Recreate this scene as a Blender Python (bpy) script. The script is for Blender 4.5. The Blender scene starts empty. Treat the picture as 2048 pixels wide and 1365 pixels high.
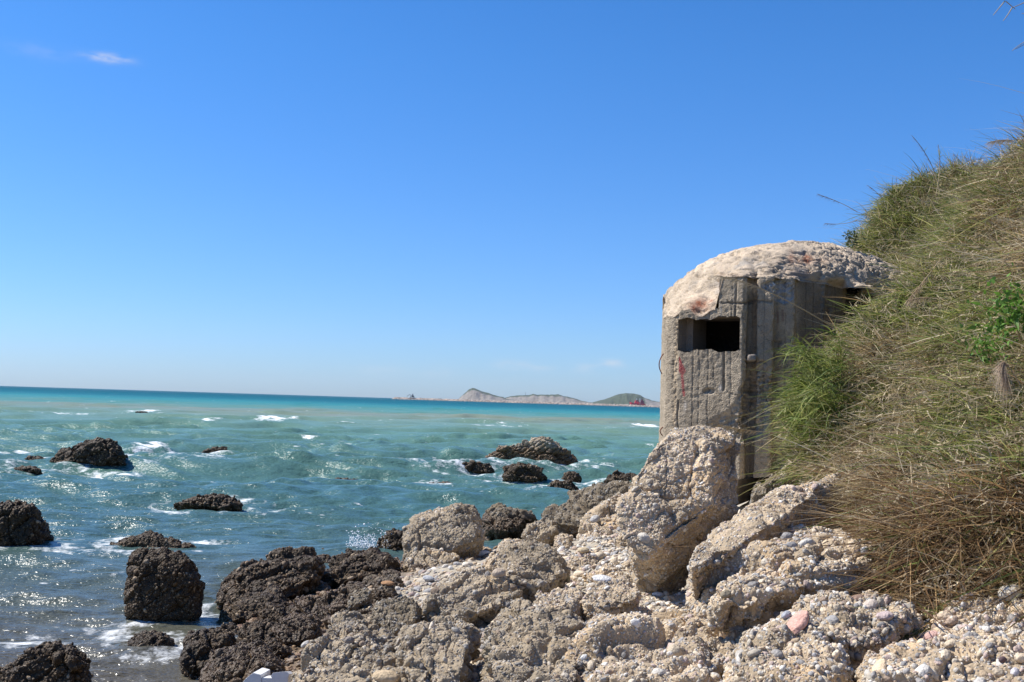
import bpy, bmesh, math, random
import numpy as np
from mathutils import Matrix, Vector

random.seed(4)
rng = np.random.default_rng(11)
scn = bpy.context.scene
COL = scn.collection

# ------------------------------------------------------------------ camera
F, CX, CY, EYE = 2196.0, 1024.0, 682.5, 2.0
PITCH, ROLL = math.radians(3.165), math.radians(1.79)
cam_d = bpy.data.cameras.new("camera")
cam = bpy.data.objects.new("camera", cam_d)
COL.objects.link(cam)
RM = Matrix.Rotation(math.pi / 2 + PITCH, 3, 'X') @ Matrix.Rotation(ROLL, 3, 'Z')
cam.matrix_world = Matrix.Translation((0, 0, EYE)) @ RM.to_4x4()
cam_d.sensor_width = 36
cam_d.angle = 2 * math.atan(CX / F)
cam_d.clip_start = 0.05
cam_d.clip_end = 60000
scn.camera = cam

# ------------------------------------------------------------------ light
SUN_AZ, SUN_EL = math.radians(-77), math.radians(50)     # azimuth from +Y, negative = left
sd = Vector((math.sin(SUN_AZ) * math.cos(SUN_EL), math.cos(SUN_AZ) * math.cos(SUN_EL), math.sin(SUN_EL)))
sl = bpy.data.lights.new("sun", 'SUN')
sl.energy = 5.0
sl.angle = math.radians(0.53)
sl.color = (1.0, 0.95, 0.87)
so = bpy.data.objects.new("sun", sl)
COL.objects.link(so)
so.rotation_euler = (-sd).to_track_quat('-Z', 'Y').to_euler()
so.location = (-20, 10, 30)

W = bpy.data.worlds.new("World")
scn.world = W
W.use_nodes = True
nt = W.node_tree
for n in list(nt.nodes): nt.nodes.remove(n)
def N(nt, typ, **kw):
    n = nt.nodes.new(typ)
    for k, v in kw.items(): setattr(n, k, v)
    return n
L = nt.links.new
sky = N(nt, 'ShaderNodeTexSky', sky_type='NISHITA')
sky.sun_disc = False
sky.sun_elevation = SUN_EL
sky.sun_rotation = SUN_AZ
sky.air_density = 1.0
sky.dust_density = 0.3
sky.ozone_density = 3.5
sky.altitude = 0
hs = N(nt, 'ShaderNodeHueSaturation')
hs.inputs['Saturation'].default_value = 1.12
hs.inputs['Value'].default_value = 1.25
L(sky.outputs[0], hs.inputs['Color'])
bg = N(nt, 'ShaderNodeBackground')
bg.inputs[1].default_value = 0.083
out = N(nt, 'ShaderNodeOutputWorld')

def unit(px, py):
    """world direction through a point of the photograph"""
    d = RM @ Vector((px - CX, -(py - CY), -F))
    return np.array(d) / np.linalg.norm(d)

# a few wisps of high cloud: each is a soft patch of sky about its own direction
tc = N(nt, 'ShaderNodeTexCoord')
cn = N(nt, 'ShaderNodeTexNoise'); cn.inputs['Scale'].default_value = 55; cn.inputs['Detail'].default_value = 6
mp = N(nt, 'ShaderNodeMapping'); mp.inputs['Scale'].default_value = (1, 1, 3.0)
L(tc.outputs['Generated'], mp.inputs[0]); L(mp.outputs[0], cn.inputs['Vector'])
def M_(op, a, b=None, c=None, clamp=False, tree=None):
    t = tree or nt
    n = t.nodes.new('ShaderNodeMath'); n.operation = op; n.use_clamp = clamp
    for i, v in enumerate((a, b, c)):
        if v is None: continue
        if isinstance(v, (int, float)): n.inputs[i].default_value = v
        else: t.links.new(v, n.inputs[i])
    return n.outputs[0]
sep = N(nt, 'ShaderNodeSeparateXYZ'); L(tc.outputs['Generated'], sep.inputs[0])
tot = None
for (px, py, w, h, a) in [(222, 118, 24, 6, .85), (185, 111, 18, 5, .3), (80, 104, 40, 10, .13), (1225, 727, 20, 6, .5), (1172, 736, 20, 8, .25),
                          (1025, 730, 26, 7, .33), (1080, 737, 24, 6, .22), (875, 745, 26, 8, .16), (760, 740, 35, 9, .14)]:
    u = unit(px, py)
    az0, el0 = math.atan2(u[0], u[1]), math.asin(u[2])
    azn = M_('ARCTAN2', sep.outputs[0], sep.outputs[1]); eln = M_('ARCSINE', sep.outputs[2])
    dx = M_('MULTIPLY', M_('SUBTRACT', azn, az0), F / w)
    dy = M_('MULTIPLY', M_('SUBTRACT', eln, el0), F / h)
    q = M_('ADD', M_('MULTIPLY', dx, dx), M_('MULTIPLY', dy, dy))
    g = M_('MULTIPLY', M_('EXPONENT', M_('MULTIPLY', q, -0.6)), a)
    tot = g if tot is None else M_('ADD', tot, g)
cl = M_('MULTIPLY', tot, M_('MULTIPLY_ADD', cn.outputs[0], 3.4, -1.0, clamp=True), clamp=True)
mx = N(nt, 'ShaderNodeMixRGB'); L(M_('MULTIPLY', cl, 0.75), mx.inputs[0]); tr_ = N(nt, 'ShaderNodeValToRGB')          # clean sea air: the sky keeps its blue down to the horizon
tr_.color_ramp.elements[0].position = 0.0; tr_.color_ramp.elements[0].color = (.50, .70, 1.18, 1)
tr_.color_ramp.elements[1].position = .45; tr_.color_ramp.elements[1].color = (.35, .75, 1.10, 1)
for p_, c_ in ((.06, (.50, .71, 1.10, 1)), (.16, (.48, .74, 1.10, 1)), (.3, (.42, .77, 1.12, 1))):
    e_ = tr_.color_ramp.elements.new(p_); e_.color = c_
L(sep.outputs[2], tr_.inputs[0])
tm_ = N(nt, 'ShaderNodeMixRGB', blend_type='MULTIPLY'); tm_.inputs[0].default_value = 1
L(hs.outputs[0], tm_.inputs[1]); L(tr_.outputs[0], tm_.inputs[2])
L(tm_.outputs[0], mx.inputs[1]); mx.inputs[2].default_value = (6.6, 6.6, 7.0, 1)
L(mx.outputs[0], bg.inputs[0]); L(bg.outputs[0], out.inputs[0])

scn.view_settings.view_transform = 'Standard'
scn.view_settings.look = 'None'
scn.view_settings.exposure = 0.52
scn.view_settings.gamma = 1.0
scn.cycles.max_bounces = 6
scn.cycles.diffuse_bounces = 3
scn.cycles.transparent_max_bounces = 12
scn.cycles.sample_clamp_indirect = 4

# ------------------------------------------------------------------ helpers
def P(px, py, Y):
    """point at depth Y on the sight line through (px, py)"""
    u = unit(px, py)
    return np.array([u[0] / u[1] * Y, Y, EYE + u[2] / u[1] * Y])
def YZ(px, py, z):
    u = unit(px, py)
    return (z - EYE) / (u[2] / u[1])

U32 = np.uint32
def hsh(x, y, z, s):
    with np.errstate(over='ignore'):
        h = x * U32(374761393) + y * U32(668265263) + z * U32(2246822519) + U32((s * 3266489917) & 0xffffffff)
        h = (h ^ (h >> U32(13))) * U32(1274126177)
        h = (h ^ (h >> U32(15))) * U32(2654435761)
        return h ^ (h >> U32(16))
def noise(Q, f=1.0, s=0):
    Q = np.asarray(Q, float) * f + 1000.0
    i = np.floor(Q); fr = Q - i
    i = i.astype(np.int64).astype(U32)
    w = fr * fr * fr * (fr * (fr * 6 - 15) + 10)
    r = 0
    for dx in (0, 1):
        for dy in (0, 1):
            for dz in (0, 1):
                h = hsh(i[:, 0] + U32(dx), i[:, 1] + U32(dy), i[:, 2] + U32(dz), s)
                gx = (h & U32(1023)) / 511.5 - 1; gy = ((h >> U32(10)) & U32(1023)) / 511.5 - 1; gz = ((h >> U32(20)) & U32(1023)) / 511.5 - 1
                d = gx * (fr[:, 0] - dx) + gy * (fr[:, 1] - dy) + gz * (fr[:, 2] - dz)
                wt = (w[:, 0] if dx else 1 - w[:, 0]) * (w[:, 1] if dy else 1 - w[:, 1]) * (w[:, 2] if dz else 1 - w[:, 2])
                r = r + d * wt
    return r * 1.5
def fbm(Q, f, o, s=0, g=0.5, ridge=False):
    r, a, t = 0, 1, 0
    for k in range(o):
        n = noise(Q, f, s + k * 7)
        if ridge: n = 1 - 2 * np.abs(n)
        r = r + a * n; t += a; a *= g; f *= 2.03
    return r / t
def voro(Q, f=1.0, s=0):
    Q = np.asarray(Q, float) * f + 1000.0
    i = np.floor(Q); fr = Q - i; i = i.astype(np.int64)
    F1 = np.full(len(Q), 9.0); F2 = F1.copy(); H = np.zeros(len(Q), U32)
    for dx in (-1, 0, 1):
        for dy in (-1, 0, 1):
            for dz in (-1, 0, 1):
                c = (i + (dx, dy, dz)).astype(U32)
                h = hsh(c[:, 0], c[:, 1], c[:, 2], s)
                d = (dx + (h & U32(1023)) / 1023. - fr[:, 0]) ** 2 + (dy + ((h >> U32(10)) & U32(1023)) / 1023. - fr[:, 1]) ** 2 + (dz + ((h >> U32(20)) & U32(1023)) / 1023. - fr[:, 2]) ** 2
                m = d < F1
                F2 = np.where(m, F1, np.minimum(F2, d)); F1 = np.where(m, d, F1); H = np.where(m, h, H)
    return np.sqrt(F1), np.sqrt(F2), H
def sstep(x, a, b):
    t = np.clip((x - a) / (b - a), 0, 1)
    return t * t * (3 - 2 * t)

def make_mesh(name, V, Fc, mat, col=None, parent=None, origin=None, smooth=True, extra=None):
    """V (n,3); Fc list of face arrays (m,3) or (m,4)"""
    V = np.asarray(V, float)
    if not isinstance(Fc, list): Fc = [Fc]
    Fc = [np.asarray(f, np.int32) for f in Fc if len(f)]
    me = bpy.data.meshes.new(name)
    if origin is None: origin = (0, 0, 0)
    V = V - np.asarray(origin)
    me.vertices.add(len(V)); me.vertices.foreach_set('co', V.astype(np.float32).ravel())
    loops = np.concatenate([f.ravel() for f in Fc])
    cnt = np.concatenate([np.full(len(f), f.shape[1]) for f in Fc])
    start = np.concatenate([[0], np.cumsum(cnt)[:-1]]).astype(np.int32)
    me.loops.add(len(loops)); me.loops.foreach_set('vertex_index', loops.astype(np.int32))
    me.polygons.add(len(cnt)); me.polygons.foreach_set('loop_start', start)
    me.update(calc_edges=True)
    me.polygons.foreach_set('use_smooth', np.full(len(cnt), smooth))
    if col is not None:
        c = np.ones((len(V), 4), np.float32); c[:, :col.shape[1]] = col
        a = me.color_attributes.new('Col', 'FLOAT_COLOR', 'POINT'); a.data.foreach_set('color', c.ravel())
    for k, v in (extra or {}).items():
        a = me.attributes.new(k, 'FLOAT', 'POINT'); a.data.foreach_set('value', v.astype(np.float32))
    me.materials.append(mat)
    o = bpy.data.objects.new(name, me)
    COL.objects.link(o)
    if parent is not None:
        o.parent = parent
        origin = np.asarray(origin) - np.array(parent.location)
    o.location = tuple(origin)
    return o
def tag(o, label=None, cat=None, group=None, kind=None):
    if label: o['label'] = label
    if cat: o['category'] = cat
    if group: o['group'] = group
    if kind: o['kind'] = kind
    return o
def empty(name, loc):
    o = bpy.data.objects.new(name, None); COL.objects.link(o); o.location = tuple(loc); o.empty_display_size = .1
    return o

_ico = {}
def ico(n):
    if n not in _ico:
        bm = bmesh.new(); bmesh.ops.create_icosphere(bm, subdivisions=n, radius=1)
        v = np.array([x.co[:] for x in bm.verts]); f = np.array([[q.index for q in x.verts] for x in bm.faces])
        bm.free(); _ico[n] = (v, f)
    return _ico[n]
def vnormals(V, Fa):
    a, b, c = V[Fa[:, 0]], V[Fa[:, 1]], V[Fa[:, 2]]
    n = np.cross(b - a, c - a)
    out = np.zeros_like(V)
    for k in range(3):
        for j in range(3):
            out[:, j] += np.bincount(Fa[:, k], weights=n[:, j], minlength=len(V))
    return out / (np.linalg.norm(out, axis=1, keepdims=True) + 1e-12)
def norm(v): return v / (np.linalg.norm(v, axis=-1, keepdims=True) + 1e-12)

def blobs(C, Nn, R, cols, lvl=2, flat=(.45, .85)):
    """many small stones: centres C, surface normals Nn, radii R, colours"""
    v, f = ico(lvl)
    n = len(C)
    t = norm(np.cross(Nn + rng.normal(0, .25, (n, 3)), rng.normal(0, 1, (n, 3))))
    nn = norm(Nn + rng.normal(0, .35, (n, 3)))
    t = norm(t - nn * (t * nn).sum(1, keepdims=True)); b = np.cross(nn, t)
    a_ = R * rng.uniform(1.0, 1.55, n); b_ = R * rng.uniform(.75, 1.1, n); c_ = R * rng.uniform(*flat, n)
    lump = 1 + rng.normal(0, .07, (n, len(v), 1))
    X = (v[None, :, 0:1] * a_[:, None, None] * t[:, None, :] + v[None, :, 1:2] * b_[:, None, None] * b[:, None, :] + v[None, :, 2:3] * c_[:, None, None] * nn[:, None, :]) * lump + C[:, None, :]
    FF = f[None] + (np.arange(n) * len(v))[:, None, None]
    CC = np.repeat(cols, len(v), axis=0)
    return X.reshape(-1, 3), FF.reshape(-1, 3), CC

DRY = dict(matrix=(.42, .325, .215), peb=np.array([(.64, .53, .39), (.56, .46, .33), (.46, .42, .36), (.34, .325, .31), (.54, .41, .27), (.62, .58, .52), (.36, .27, .20), (.45, .35, .30), (.28, .26, .24), (.55, .48, .38)]))
GREY = dict(matrix=(.31, .245, .165), peb=np.array([(.40, .34, .26), (.34, .29, .22), (.28, .26, .23), (.22, .20, .18), (.38, .30, .20), (.48, .42, .34), (.24, .18, .13)]))
BROWN = dict(matrix=(.19, .15, .10), peb=np.array([(.26, .22, .17), (.20, .17, .13), (.15, .14, .13), (.30, .25, .18), (.12, .09, .06), (.36, .33, .28)]))
DARK = dict(matrix=(.062, .041, .021), peb=np.array([(.11, .075, .04), (.19, .135, .075), (.05, .034, .02), (.26, .19, .12), (.07, .055, .036), (.15, .095, .045), (.38, .31, .22)]))
PAL = dict(dry=DRY, grey=GREY, brown=BROWN, dark=DARK)

# ------------------------------------------------------------------ materials
def new_mat(name):
    m = bpy.data.materials.new(name); m.use_nodes = True
    t = m.node_tree; b = t.nodes['Principled BSDF']
    return m, t, b
def rock_material(name, bump=.6, fine=1.0):
    m, t, b = new_mat(name)
    at = N(t, 'ShaderNodeAttribute', attribute_name='Col')
    tc = N(t, 'ShaderNodeTexCoord')
    n1 = N(t, 'ShaderNodeTexNoise'); n1.inputs['Scale'].default_value = 90 * fine; n1.inputs['Detail'].default_value = 4; n1.inputs['Roughness'].default_value = .7
    n2 = N(t, 'ShaderNodeTexNoise'); n2.inputs['Scale'].default_value = 7; n2.inputs['Detail'].default_value = 5
    vo = N(t, 'ShaderNodeTexVoronoi'); vo.inputs['Scale'].default_value = 75 * fine
    for n in (n1, n2, vo): t.links.new(tc.outputs['Object'], n.inputs['Vector'])
    f1 = M_('MULTIPLY_ADD', n1.outputs[0], 1.1, .45, tree=t)
    f2 = M_('MULTIPLY_ADD', n2.outputs[0], .7, .65, tree=t)
    f3 = M_('MULTIPLY', f1, f2, tree=t)
    dry = N(t, 'ShaderNodeMixRGB', blend_type='MULTIPLY'); dry.inputs[0].default_value = 1
    cb = N(t, 'ShaderNodeCombineXYZ')
    for i in range(3): t.links.new(f3, cb.inputs[i])
    t.links.new(at.outputs['Color'], dry.inputs[1]); t.links.new(cb.outputs[0], dry.inputs[2])
    wet = N(t, 'ShaderNodeMixRGB', blend_type='MULTIPLY'); wet.inputs[2].default_value = (.42, .33, .25, 1)
    t.links.new(at.outputs['Alpha'], wet.inputs[0]); t.links.new(dry.outputs[0], wet.inputs[1])
    t.links.new(wet.outputs[0], b.inputs['Base Color'])
    t.links.new(M_('MULTIPLY_ADD', at.outputs['Alpha'], -.50, .9, tree=t), b.inputs['Roughness'])
    b.inputs['Specular IOR Level'].default_value = .27
    h = M_('ADD', M_('MULTIPLY', n1.outputs[0], .9, tree=t), M_('MULTIPLY', vo.outputs['Distance'], -.9, tree=t), tree=t)
    bp = N(t, 'ShaderNodeBump'); bp.inputs['Strength'].default_value = bump; bp.inputs['Distance'].default_value = .008
    t.links.new(h, bp.inputs['Height']); t.links.new(bp.outputs[0], b.inputs['Normal'])
    return m
M_ROCK = rock_material('conglomerate')
M_CONC = rock_material('concrete', bump=.9, fine=1.0)

def flat_mat(name, c, rough=.8, var=.0, scale=30, metal=0):
    m, t, b = new_mat(name)
    b.inputs['Base Color'].default_value = (*c, 1); b.inputs['Roughness'].default_value = rough; b.inputs['Metallic'].default_value = metal
    tc = N(t, 'ShaderNodeTexCoord')
    n = N(t, 'ShaderNodeTexNoise'); n.inputs['Scale'].default_value = scale; n.inputs['Detail'].default_value = 5
    t.links.new(tc.outputs['Object'], n.inputs['Vector'])
    r = N(t, 'ShaderNodeMixRGB'); r.inputs[1].default_value = (*[x * (1 - var) for x in c], 1); r.inputs[2].default_value = (*[min(1, x * (1 + var)) for x in c], 1)
    t.links.new(n.outputs[0], r.inputs[0]); t.links.new(r.outputs[0], b.inputs['Base Color'])
    return m

# ------------------------------------------------------------------ ground height
def tps_fit(XY, Z, lam=1e-3):
    n = len(XY)
    d = np.linalg.norm(XY[:, None] - XY[None], axis=2)
    K = np.where(d > 0, d * d * np.log(d + 1e-9), 0) + lam * np.eye(n)
    Pm = np.hstack([np.ones((n, 1)), XY])
    A = np.zeros((n + 3, n + 3)); A[:n, :n] = K; A[:n, n:] = Pm; A[n:, :n] = Pm.T
    return np.linalg.solve(A, np.concatenate([Z, np.zeros(3)]))
def tps_eval(XY, w, q):
    r = w[-3] + w[-2] * q[:, 0] + w[-1] * q[:, 1]
    for k in range(len(XY)):
        d = np.hypot(q[:, 0] - XY[k, 0], q[:, 1] - XY[k, 1])
        r = r + w[k] * d * d * np.log(d + 1e-9)
    return r
# shore: points of the photograph with the height of the ground there
shore = [(400, 1250, -.05), (350, 1360, -.04), (500, 1240, .08), (620, 1180, .1), (700, 1365, .30), (760, 1110, 0), (660, 1120, -.05), (1080, 1040, .0), (1180, 985, 0), (1290, 955, .05),
         (850, 1120, .15), (800, 1200, .36), (1000, 1200, .6), (1000, 1090, .38), (1150, 1080, .55), (1200, 1050, .5), (1300, 1200, .82), (1150, 1300, .66), (950, 1350, .52), (1500, 1365, .72), (1350, 1365, .70),
         (1750, 1365, .84), (2048, 1365, .9), (1330, 1150, .82), (1500, 1050, .9), (1700, 1100, 1.05), (1600, 1200, .9), (1800, 1210, .98), (2048, 1220, 1.0), (1250, 1000, .45)]
pts = [P(x, y, YZ(x, y, z)) - np.array([0, 0, .17 if z > .25 else .05]) for x, y, z in shore]
bank = [(1850, 1190, 5.6), (2048, 1185, 5.4), (1830, 1050, 6.3), (2000, 1000, 6.1), (1720, 1010, 7.6), (1630, 930, 9.3), (1620, 800, 10.2), (1680, 700, 10.7), (1790, 645, 11.0), (1835, 560, 11.5),
        (1700, 800, 9.4), (1850, 800, 8.2), (2000, 800, 7.3), (2060, 600, 7.8), (1900, 600, 9.4), (1900, 470, 11.3), (2060, 400, 9.4), (2080, 268, 10.4), (1960, 462, 13.0), (1850, 440, 14.2),
        (1770, 455, 14.6), (1715, 495, 14.8), (1950, 900, 6.7)]
for x, y, Y in bank:
    p = P(x, y, Y); pts.append(p + np.array([.06, .1, -.16]))
pts += [np.array(q) for q in [(1.2, 11, .75), (1.3, 13, .4), (1.9, 10.4, .9), (2.2, 9.6, .95), (2.6, 12.5, .8), (2.9, 15, .3), (3.9, 15.2, 1.2), (3.8, 12.6, 1.6), (3.6, 17, .2), (5.3, 15.5, 4.8), (7, 15, 5.3), (7, 11, 5.0), (6, 8.5, 4.5), (5.5, 7, 3.9), (4.5, 5.2, 2.8),
       (3.0, 4.6, 1.1), (2.5, 3.6, 1.0), (0, 3, .6), (-1.5, 5.5, .05), (-2.8, 8, -.35), (-3, 12, -.5), (-1.8, 16, -.5), (0, 22, -.5), (2, 28, -.3), (4.2, 32, .2), (6, 20, 2.5), (7.5, 20, 5.0), (-3, 5, -.4), (9, 28, 5), (3.5, 24, -.1), (-3, 25, -.9), (0, 32, -.8), (9, 5, 5.4), (-3.5, 3, -.3)]]
pts = np.array(pts)
TW = tps_fit(pts[:, :2], pts[:, 2], 2e-2)
toeY = np.array([3, 4.5, 5.6, 6.3, 7.2, 8.5, 9.6, 10.2, 10.8, 11.2, 11.7, 13, 14.2, 14.8, 16, 22, 60])
toeX = np.array([3.2, 2.9, 2.14, 2.30, 2.46, 2.72, 2.66, 2.72, 3.05, 3.85, 4.30, 4.75, 4.75, 4.60, 5.1, 7.2, 24])
def gz(q):
    q = np.asarray(q, float)
    z = tps_eval(pts[:, :2], TW, q)
    x, y = q[:, 0], q[:, 1]
    # away from the modelled cove: open sea bed on the left, grassy plateau on the right
    far = np.where(x > 4 + (y - 14) * .42, 5.2, -6.0) + 0 * y
    coast = sstep(x - (4.6 + (y - 14) * .42), -1.5, 1.5)
    far = -1.2 - np.clip(np.hypot(x, y) - 20, 0, 300) * .05
    far = far * (1 - coast) + 5.1 * coast
    t = np.maximum.reduce([sstep(y, 22, 30), sstep(-y, -3.6, -1), sstep(x, 6.5, 9), sstep(-x, 2.8, 4.5)])
    near_land = 0.9
    far = np.where(y < 3, np.where(x > -1.5, np.where(x > 3, 1 + sstep(x, 3, 8) * 4, near_land), -1.0), far)
    qb = np.c_[q, 0 * x]
    bmk = x - np.interp(y, toeY, toeX)
    z = z + sstep(bmk, .1, .7) * (noise(qb, .9, 501) * .30 + noise(qb, 2.3, 502) * .13)
    return np.clip(z, -8, 5.6) * (1 - t) + far * t
def bankmask(q):
    return (q[:, 0] - np.interp(q[:, 1], toeY, toeX))

gx = np.concatenate([-np.geomspace(9000, 4.2, 40), np.arange(-4, 8, .035), np.geomspace(8.2, 9000, 40)])
gy = np.concatenate([-np.geomspace(9000, 3, 24), np.arange(-2.5, 3.2, .4), np.arange(3.4, 21, .04), np.geomspace(21.3, 20000, 60)])
GX, GY = np.meshgrid(gx, gy)
q = np.stack([GX.ravel(), GY.ravel()], 1)
Z = gz(q)
q3 = np.c_[q, Z]
inner = ((np.abs(q[:, 0] - 2) < 6.5) & (q[:, 1] > 3) & (q[:, 1] < 21.5)).astype(float)
bm_ = bankmask(q)
Z = Z + inner * (fbm(q3, 1.3, 5, 3) * .10 + fbm(q3, 9, 3, 9) * .022)
onb = sstep(bm_ + fbm(q3, 2.5, 3, 77) * .25, -.05, .35)
cg = np.array([.36, .31, .235])[None] * (1 + .35 * fbm(q3, 2.2, 4, 21))[:, None]
cb_ = np.array([.09, .07, .04])[None] * (1 + .4 * fbm(q3, 4, 4, 22))[:, None]
cc = cg * (1 - onb[:, None]) + cb_ * onb[:, None]
wetg = 1 - sstep(Z + .12 * fbm(q3, 1.5, 3, 5), .10, .30)
nx, ny = len(gx), len(gy)
idx = np.arange(nx * ny).reshape(ny, nx)
Fq = np.stack([idx[:-1, :-1], idx[:-1, 1:], idx[1:, 1:], idx[1:, :-1]], -1).reshape(-1, 4)
ground = make_mesh('ground', np.c_[q, Z], Fq, M_ROCK, np.c_[cc, wetg])
tag(ground, 'pebbly shore rising into an earth bank', kind='structure')

# ------------------------------------------------------------------ rocks
SEA_ROCKS = []      # (x, y, r) of everything standing in the water, for the foam
def hull_planes(A):
    bm = bmesh.new()
    for a in A: bm.verts.new(a)
    r = bmesh.ops.convex_hull(bm, input=bm.verts)
    bm.normal_update()
    fs = [g for g in r['geom'] if isinstance(g, bmesh.types.BMFace)]
    c = np.mean(A, axis=0)
    out = []
    for f in fs:
        n = np.array(f.normal[:]); p = np.array(f.verts[0].co[:])
        if np.linalg.norm(n) < .5: continue
        d = n @ (p - c)
        if d < 0: n, d = -n, -d
        if d > 1e-4: out.append((*n, d))
    bm.free()
    out = np.array(out)
    key = np.round(out, 2)
    _, ix = np.unique(key, axis=0, return_index=True)
    return c, out[ix]

def rock(label, outline, bz=0.0, dY=.3, bulge=.15, back=.35, Y=None, lvl=7, p=26, pal='dry', wet=None, dens=1.0, rough=1.0, strata=0, bed=(0.1, -.35, .93), shrink=.62,
         cuts=8, name='boulder', cat='boulder', group=None, seed=0, sea=False, pebs=True, coarse=1.0, frac=1.0, push=(0, 0), lump=1.0):
    R = np.random.default_rng(seed * 17 + 5)
    slabby = group == CONG_G
    if slabby: bulge, shrink, p = bulge * 1.45, max(shrink, .80), max(p, 36)
    o = np.array(outline, float)
    pb, ptp = o[:, 1].max(), o[:, 1].min()
    if sea:
        low_ = 8 < pb - ptp < 36
        o[:, 1] = pb - (pb - o[:, 1]) * (1.2 if low_ else 1.0); ptp = o[:, 1].min()
        if low_: o[:, 0] = o[:, 0].mean() + (o[:, 0] - o[:, 0].mean()) * 1.12
    bx = o[o[:, 1] > pb - .25 * (pb - ptp)][:, 0].mean()
    Yb = Y if Y is not None else YZ(bx, pb, bz)
    A = np.array([P(x, y, Yb + dY * (pb - y) / max(pb - ptp, 1)) for x, y in o])
    c = A.mean(0)
    vup = P(bx, ptp, Yb + dY) - P(bx, pb, Yb)
    n = norm(np.cross(vup, np.array([1., 0, 0])))
    if n @ (np.array([0, 0, EYE]) - c) < 0: n = -n
    sh = norm(vup) * push[1] + np.array([1., 0, 0]) * push[0]
    # the raised face keeps its outline as seen from the shore path: it stands off the base plane along the line of sight
    B0 = c + (A - c) * shrink + sh
    los = norm(np.array([0, 0, EYE]) - B0)
    B = B0 + los * (bulge / np.maximum((los @ n)[:, None], .42))
    C = c + (A - c) * .86 - n * back - np.array([0, 0, .3 * back])
    H = np.vstack([A, B, C])
    c, pl = hull_planes(H)
    for k in range(cuts):
        d = norm(R.normal(0, 1, 3)); sup = ((H - c) @ d).max()
        pl = np.vstack([pl, [*d, sup * R.uniform(.78, .97)]])
    ext = (H.max(0) - H.min(0)) / 2
    u = ico(lvl)[0] * ext[None]; Fa = ico(lvl)[1]
    acc = np.zeros(len(u))
    for a in pl: acc += np.clip(u @ a[:3] / a[3], 0, None) ** p
    V = c + u * (acc ** (-1 / p))[:, None]
    s = float(np.cbrt(np.prod(ext)) * 2)
    nrm = vnormals(V, Fa)
    sd_ = seed * 31
    d = fbm(V, 1.6 / s, 3, sd_ + 1) * .05 * s * lump
    d += -np.clip(fbm(V, 4.2 / s, 2, sd_ + 2, ridge=True) - .35, 0, 1) * .05 * s * lump      # eroded gullies
    rk = rough
    Rr_ = np.linalg.qr(R.normal(0, 1, (3, 3)))[0] if not strata else np.eye(3)
    Vf = (V @ Rr_) * (1, 1, 1.7) + (.10 * s) * np.stack([fbm(V, 2.5 / s, 3, sd_ + 40), fbm(V, 2.5 / s, 3, sd_ + 41), fbm(V, 2.5 / s, 3, sd_ + 42)], 1)
    for fq, am, cw_ in ((2.6 / s, .10, .045), (6.5 / s, .026, .014)):
        f1, f2, hh_ = voro(Vf, fq, sd_ + 43)
        d += frac * am * s * ((hh_ & U32(1023)) / 1023. - .62)
        d += -frac * cw_ * s * np.exp(-((f2 - f1) / .07) ** 2)
    d += fbm(V, 9, 5, sd_ + 3, .6) * (.016 if slabby else .022) * rk
    F1, F2, Hh = voro(V + .01 * norm(V), 17, sd_)
    d += (.5 - F1) * .008 * rk * (1 + .8 * fbm(V, 3, 2, sd_ + 4))
    F1b, _, _ = voro(V, 38, sd_ + 5)
    d += (.5 - F1b) * .010 * rk
    if strata:
        bd = norm(np.array(bed, float))
        t = (V @ bd) * 9 + 1.3 * fbm(V, 1.6, 3, sd_ + 8)
        st = np.abs((t % 1) - .5) * 2
        msk = sstep(fbm(V, 1.1, 2, sd_ + 9), -.25, .25)
        d += -(sstep(st, .55, 1.0)) * .055 * strata * (.35 + .65 * msk)
    V = V + nrm * d[:, None]
    nrm = vnormals(V, Fa)
    pa = PAL[pal]
    mc = np.array(pa['matrix'])[None] * (1 + .70 * fbm(V, 2.2, 4, sd_ + 11))[:, None] * (1 + .25 * fbm(V, 30, 2, sd_ + 12))[:, None]
    # rusty and pale patches belonging to the stone
    pt = sstep(fbm(V, 2.1, 3, sd_ + 14), .15, .45)[:, None]
    mc = mc * (1 - .5 * pt) + mc * np.array([1.15, .98, .74]) * .5 * pt
    def wetness(z, Q):
        if pal == 'dark': return .62 + .3 * np.clip(fbm(Q, 4, 2, 8), -1, 1)
        if wet is None: return np.zeros(len(z))
        return (1 - sstep(z + .10 * fbm(Q, 3, 3, 6), wet - .08, wet + .08))
    wv = wetness(V[:, 2], V)
    cols = np.c_[np.clip(mc, .008, .9), np.clip(wv, 0, 1)]
    allV, allF, allC = [V], [Fa], [cols]
    off = len(V)
    dist = np.linalg.norm(c - (0, 0, EYE))
    if pebs:
        a, b, cc_ = V[Fa[:, 0]], V[Fa[:, 1]], V[Fa[:, 2]]
        cr = np.cross(b - a, cc_ - a); area = np.linalg.norm(cr, axis=1) / 2
        fn = norm(cr); fc = (a + b + cc_) / 3
        tocam = norm(np.array([0, 0, EYE]) - fc)
        vis = ((fn * tocam).sum(1) > -.35) & (fc[:, 2] > -.1)
        area = area * vis
        tot = area.sum()
        k = .8 if pal == 'dark' else 1
        classes = [(.0040, 3400 * k, 1), (.0065, 1300 * k, 1), (.0105, 190 * k * coarse, 2), (.017, 28 * k * coarse, 2), (.028, 4 * k * coarse, 3)]
        if dist > 11: classes = [(.0075, 1300 * k, 1), (.013, 250, 1), (.022, 25, 2)]
        if dist > 20: classes = [(.016, 260, 1), (.028, 30, 2)]
        patch = np.clip(1 + 1.6 * fbm(fc, 2.4, 3, sd_ + 15), .25, 2.2)
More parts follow.
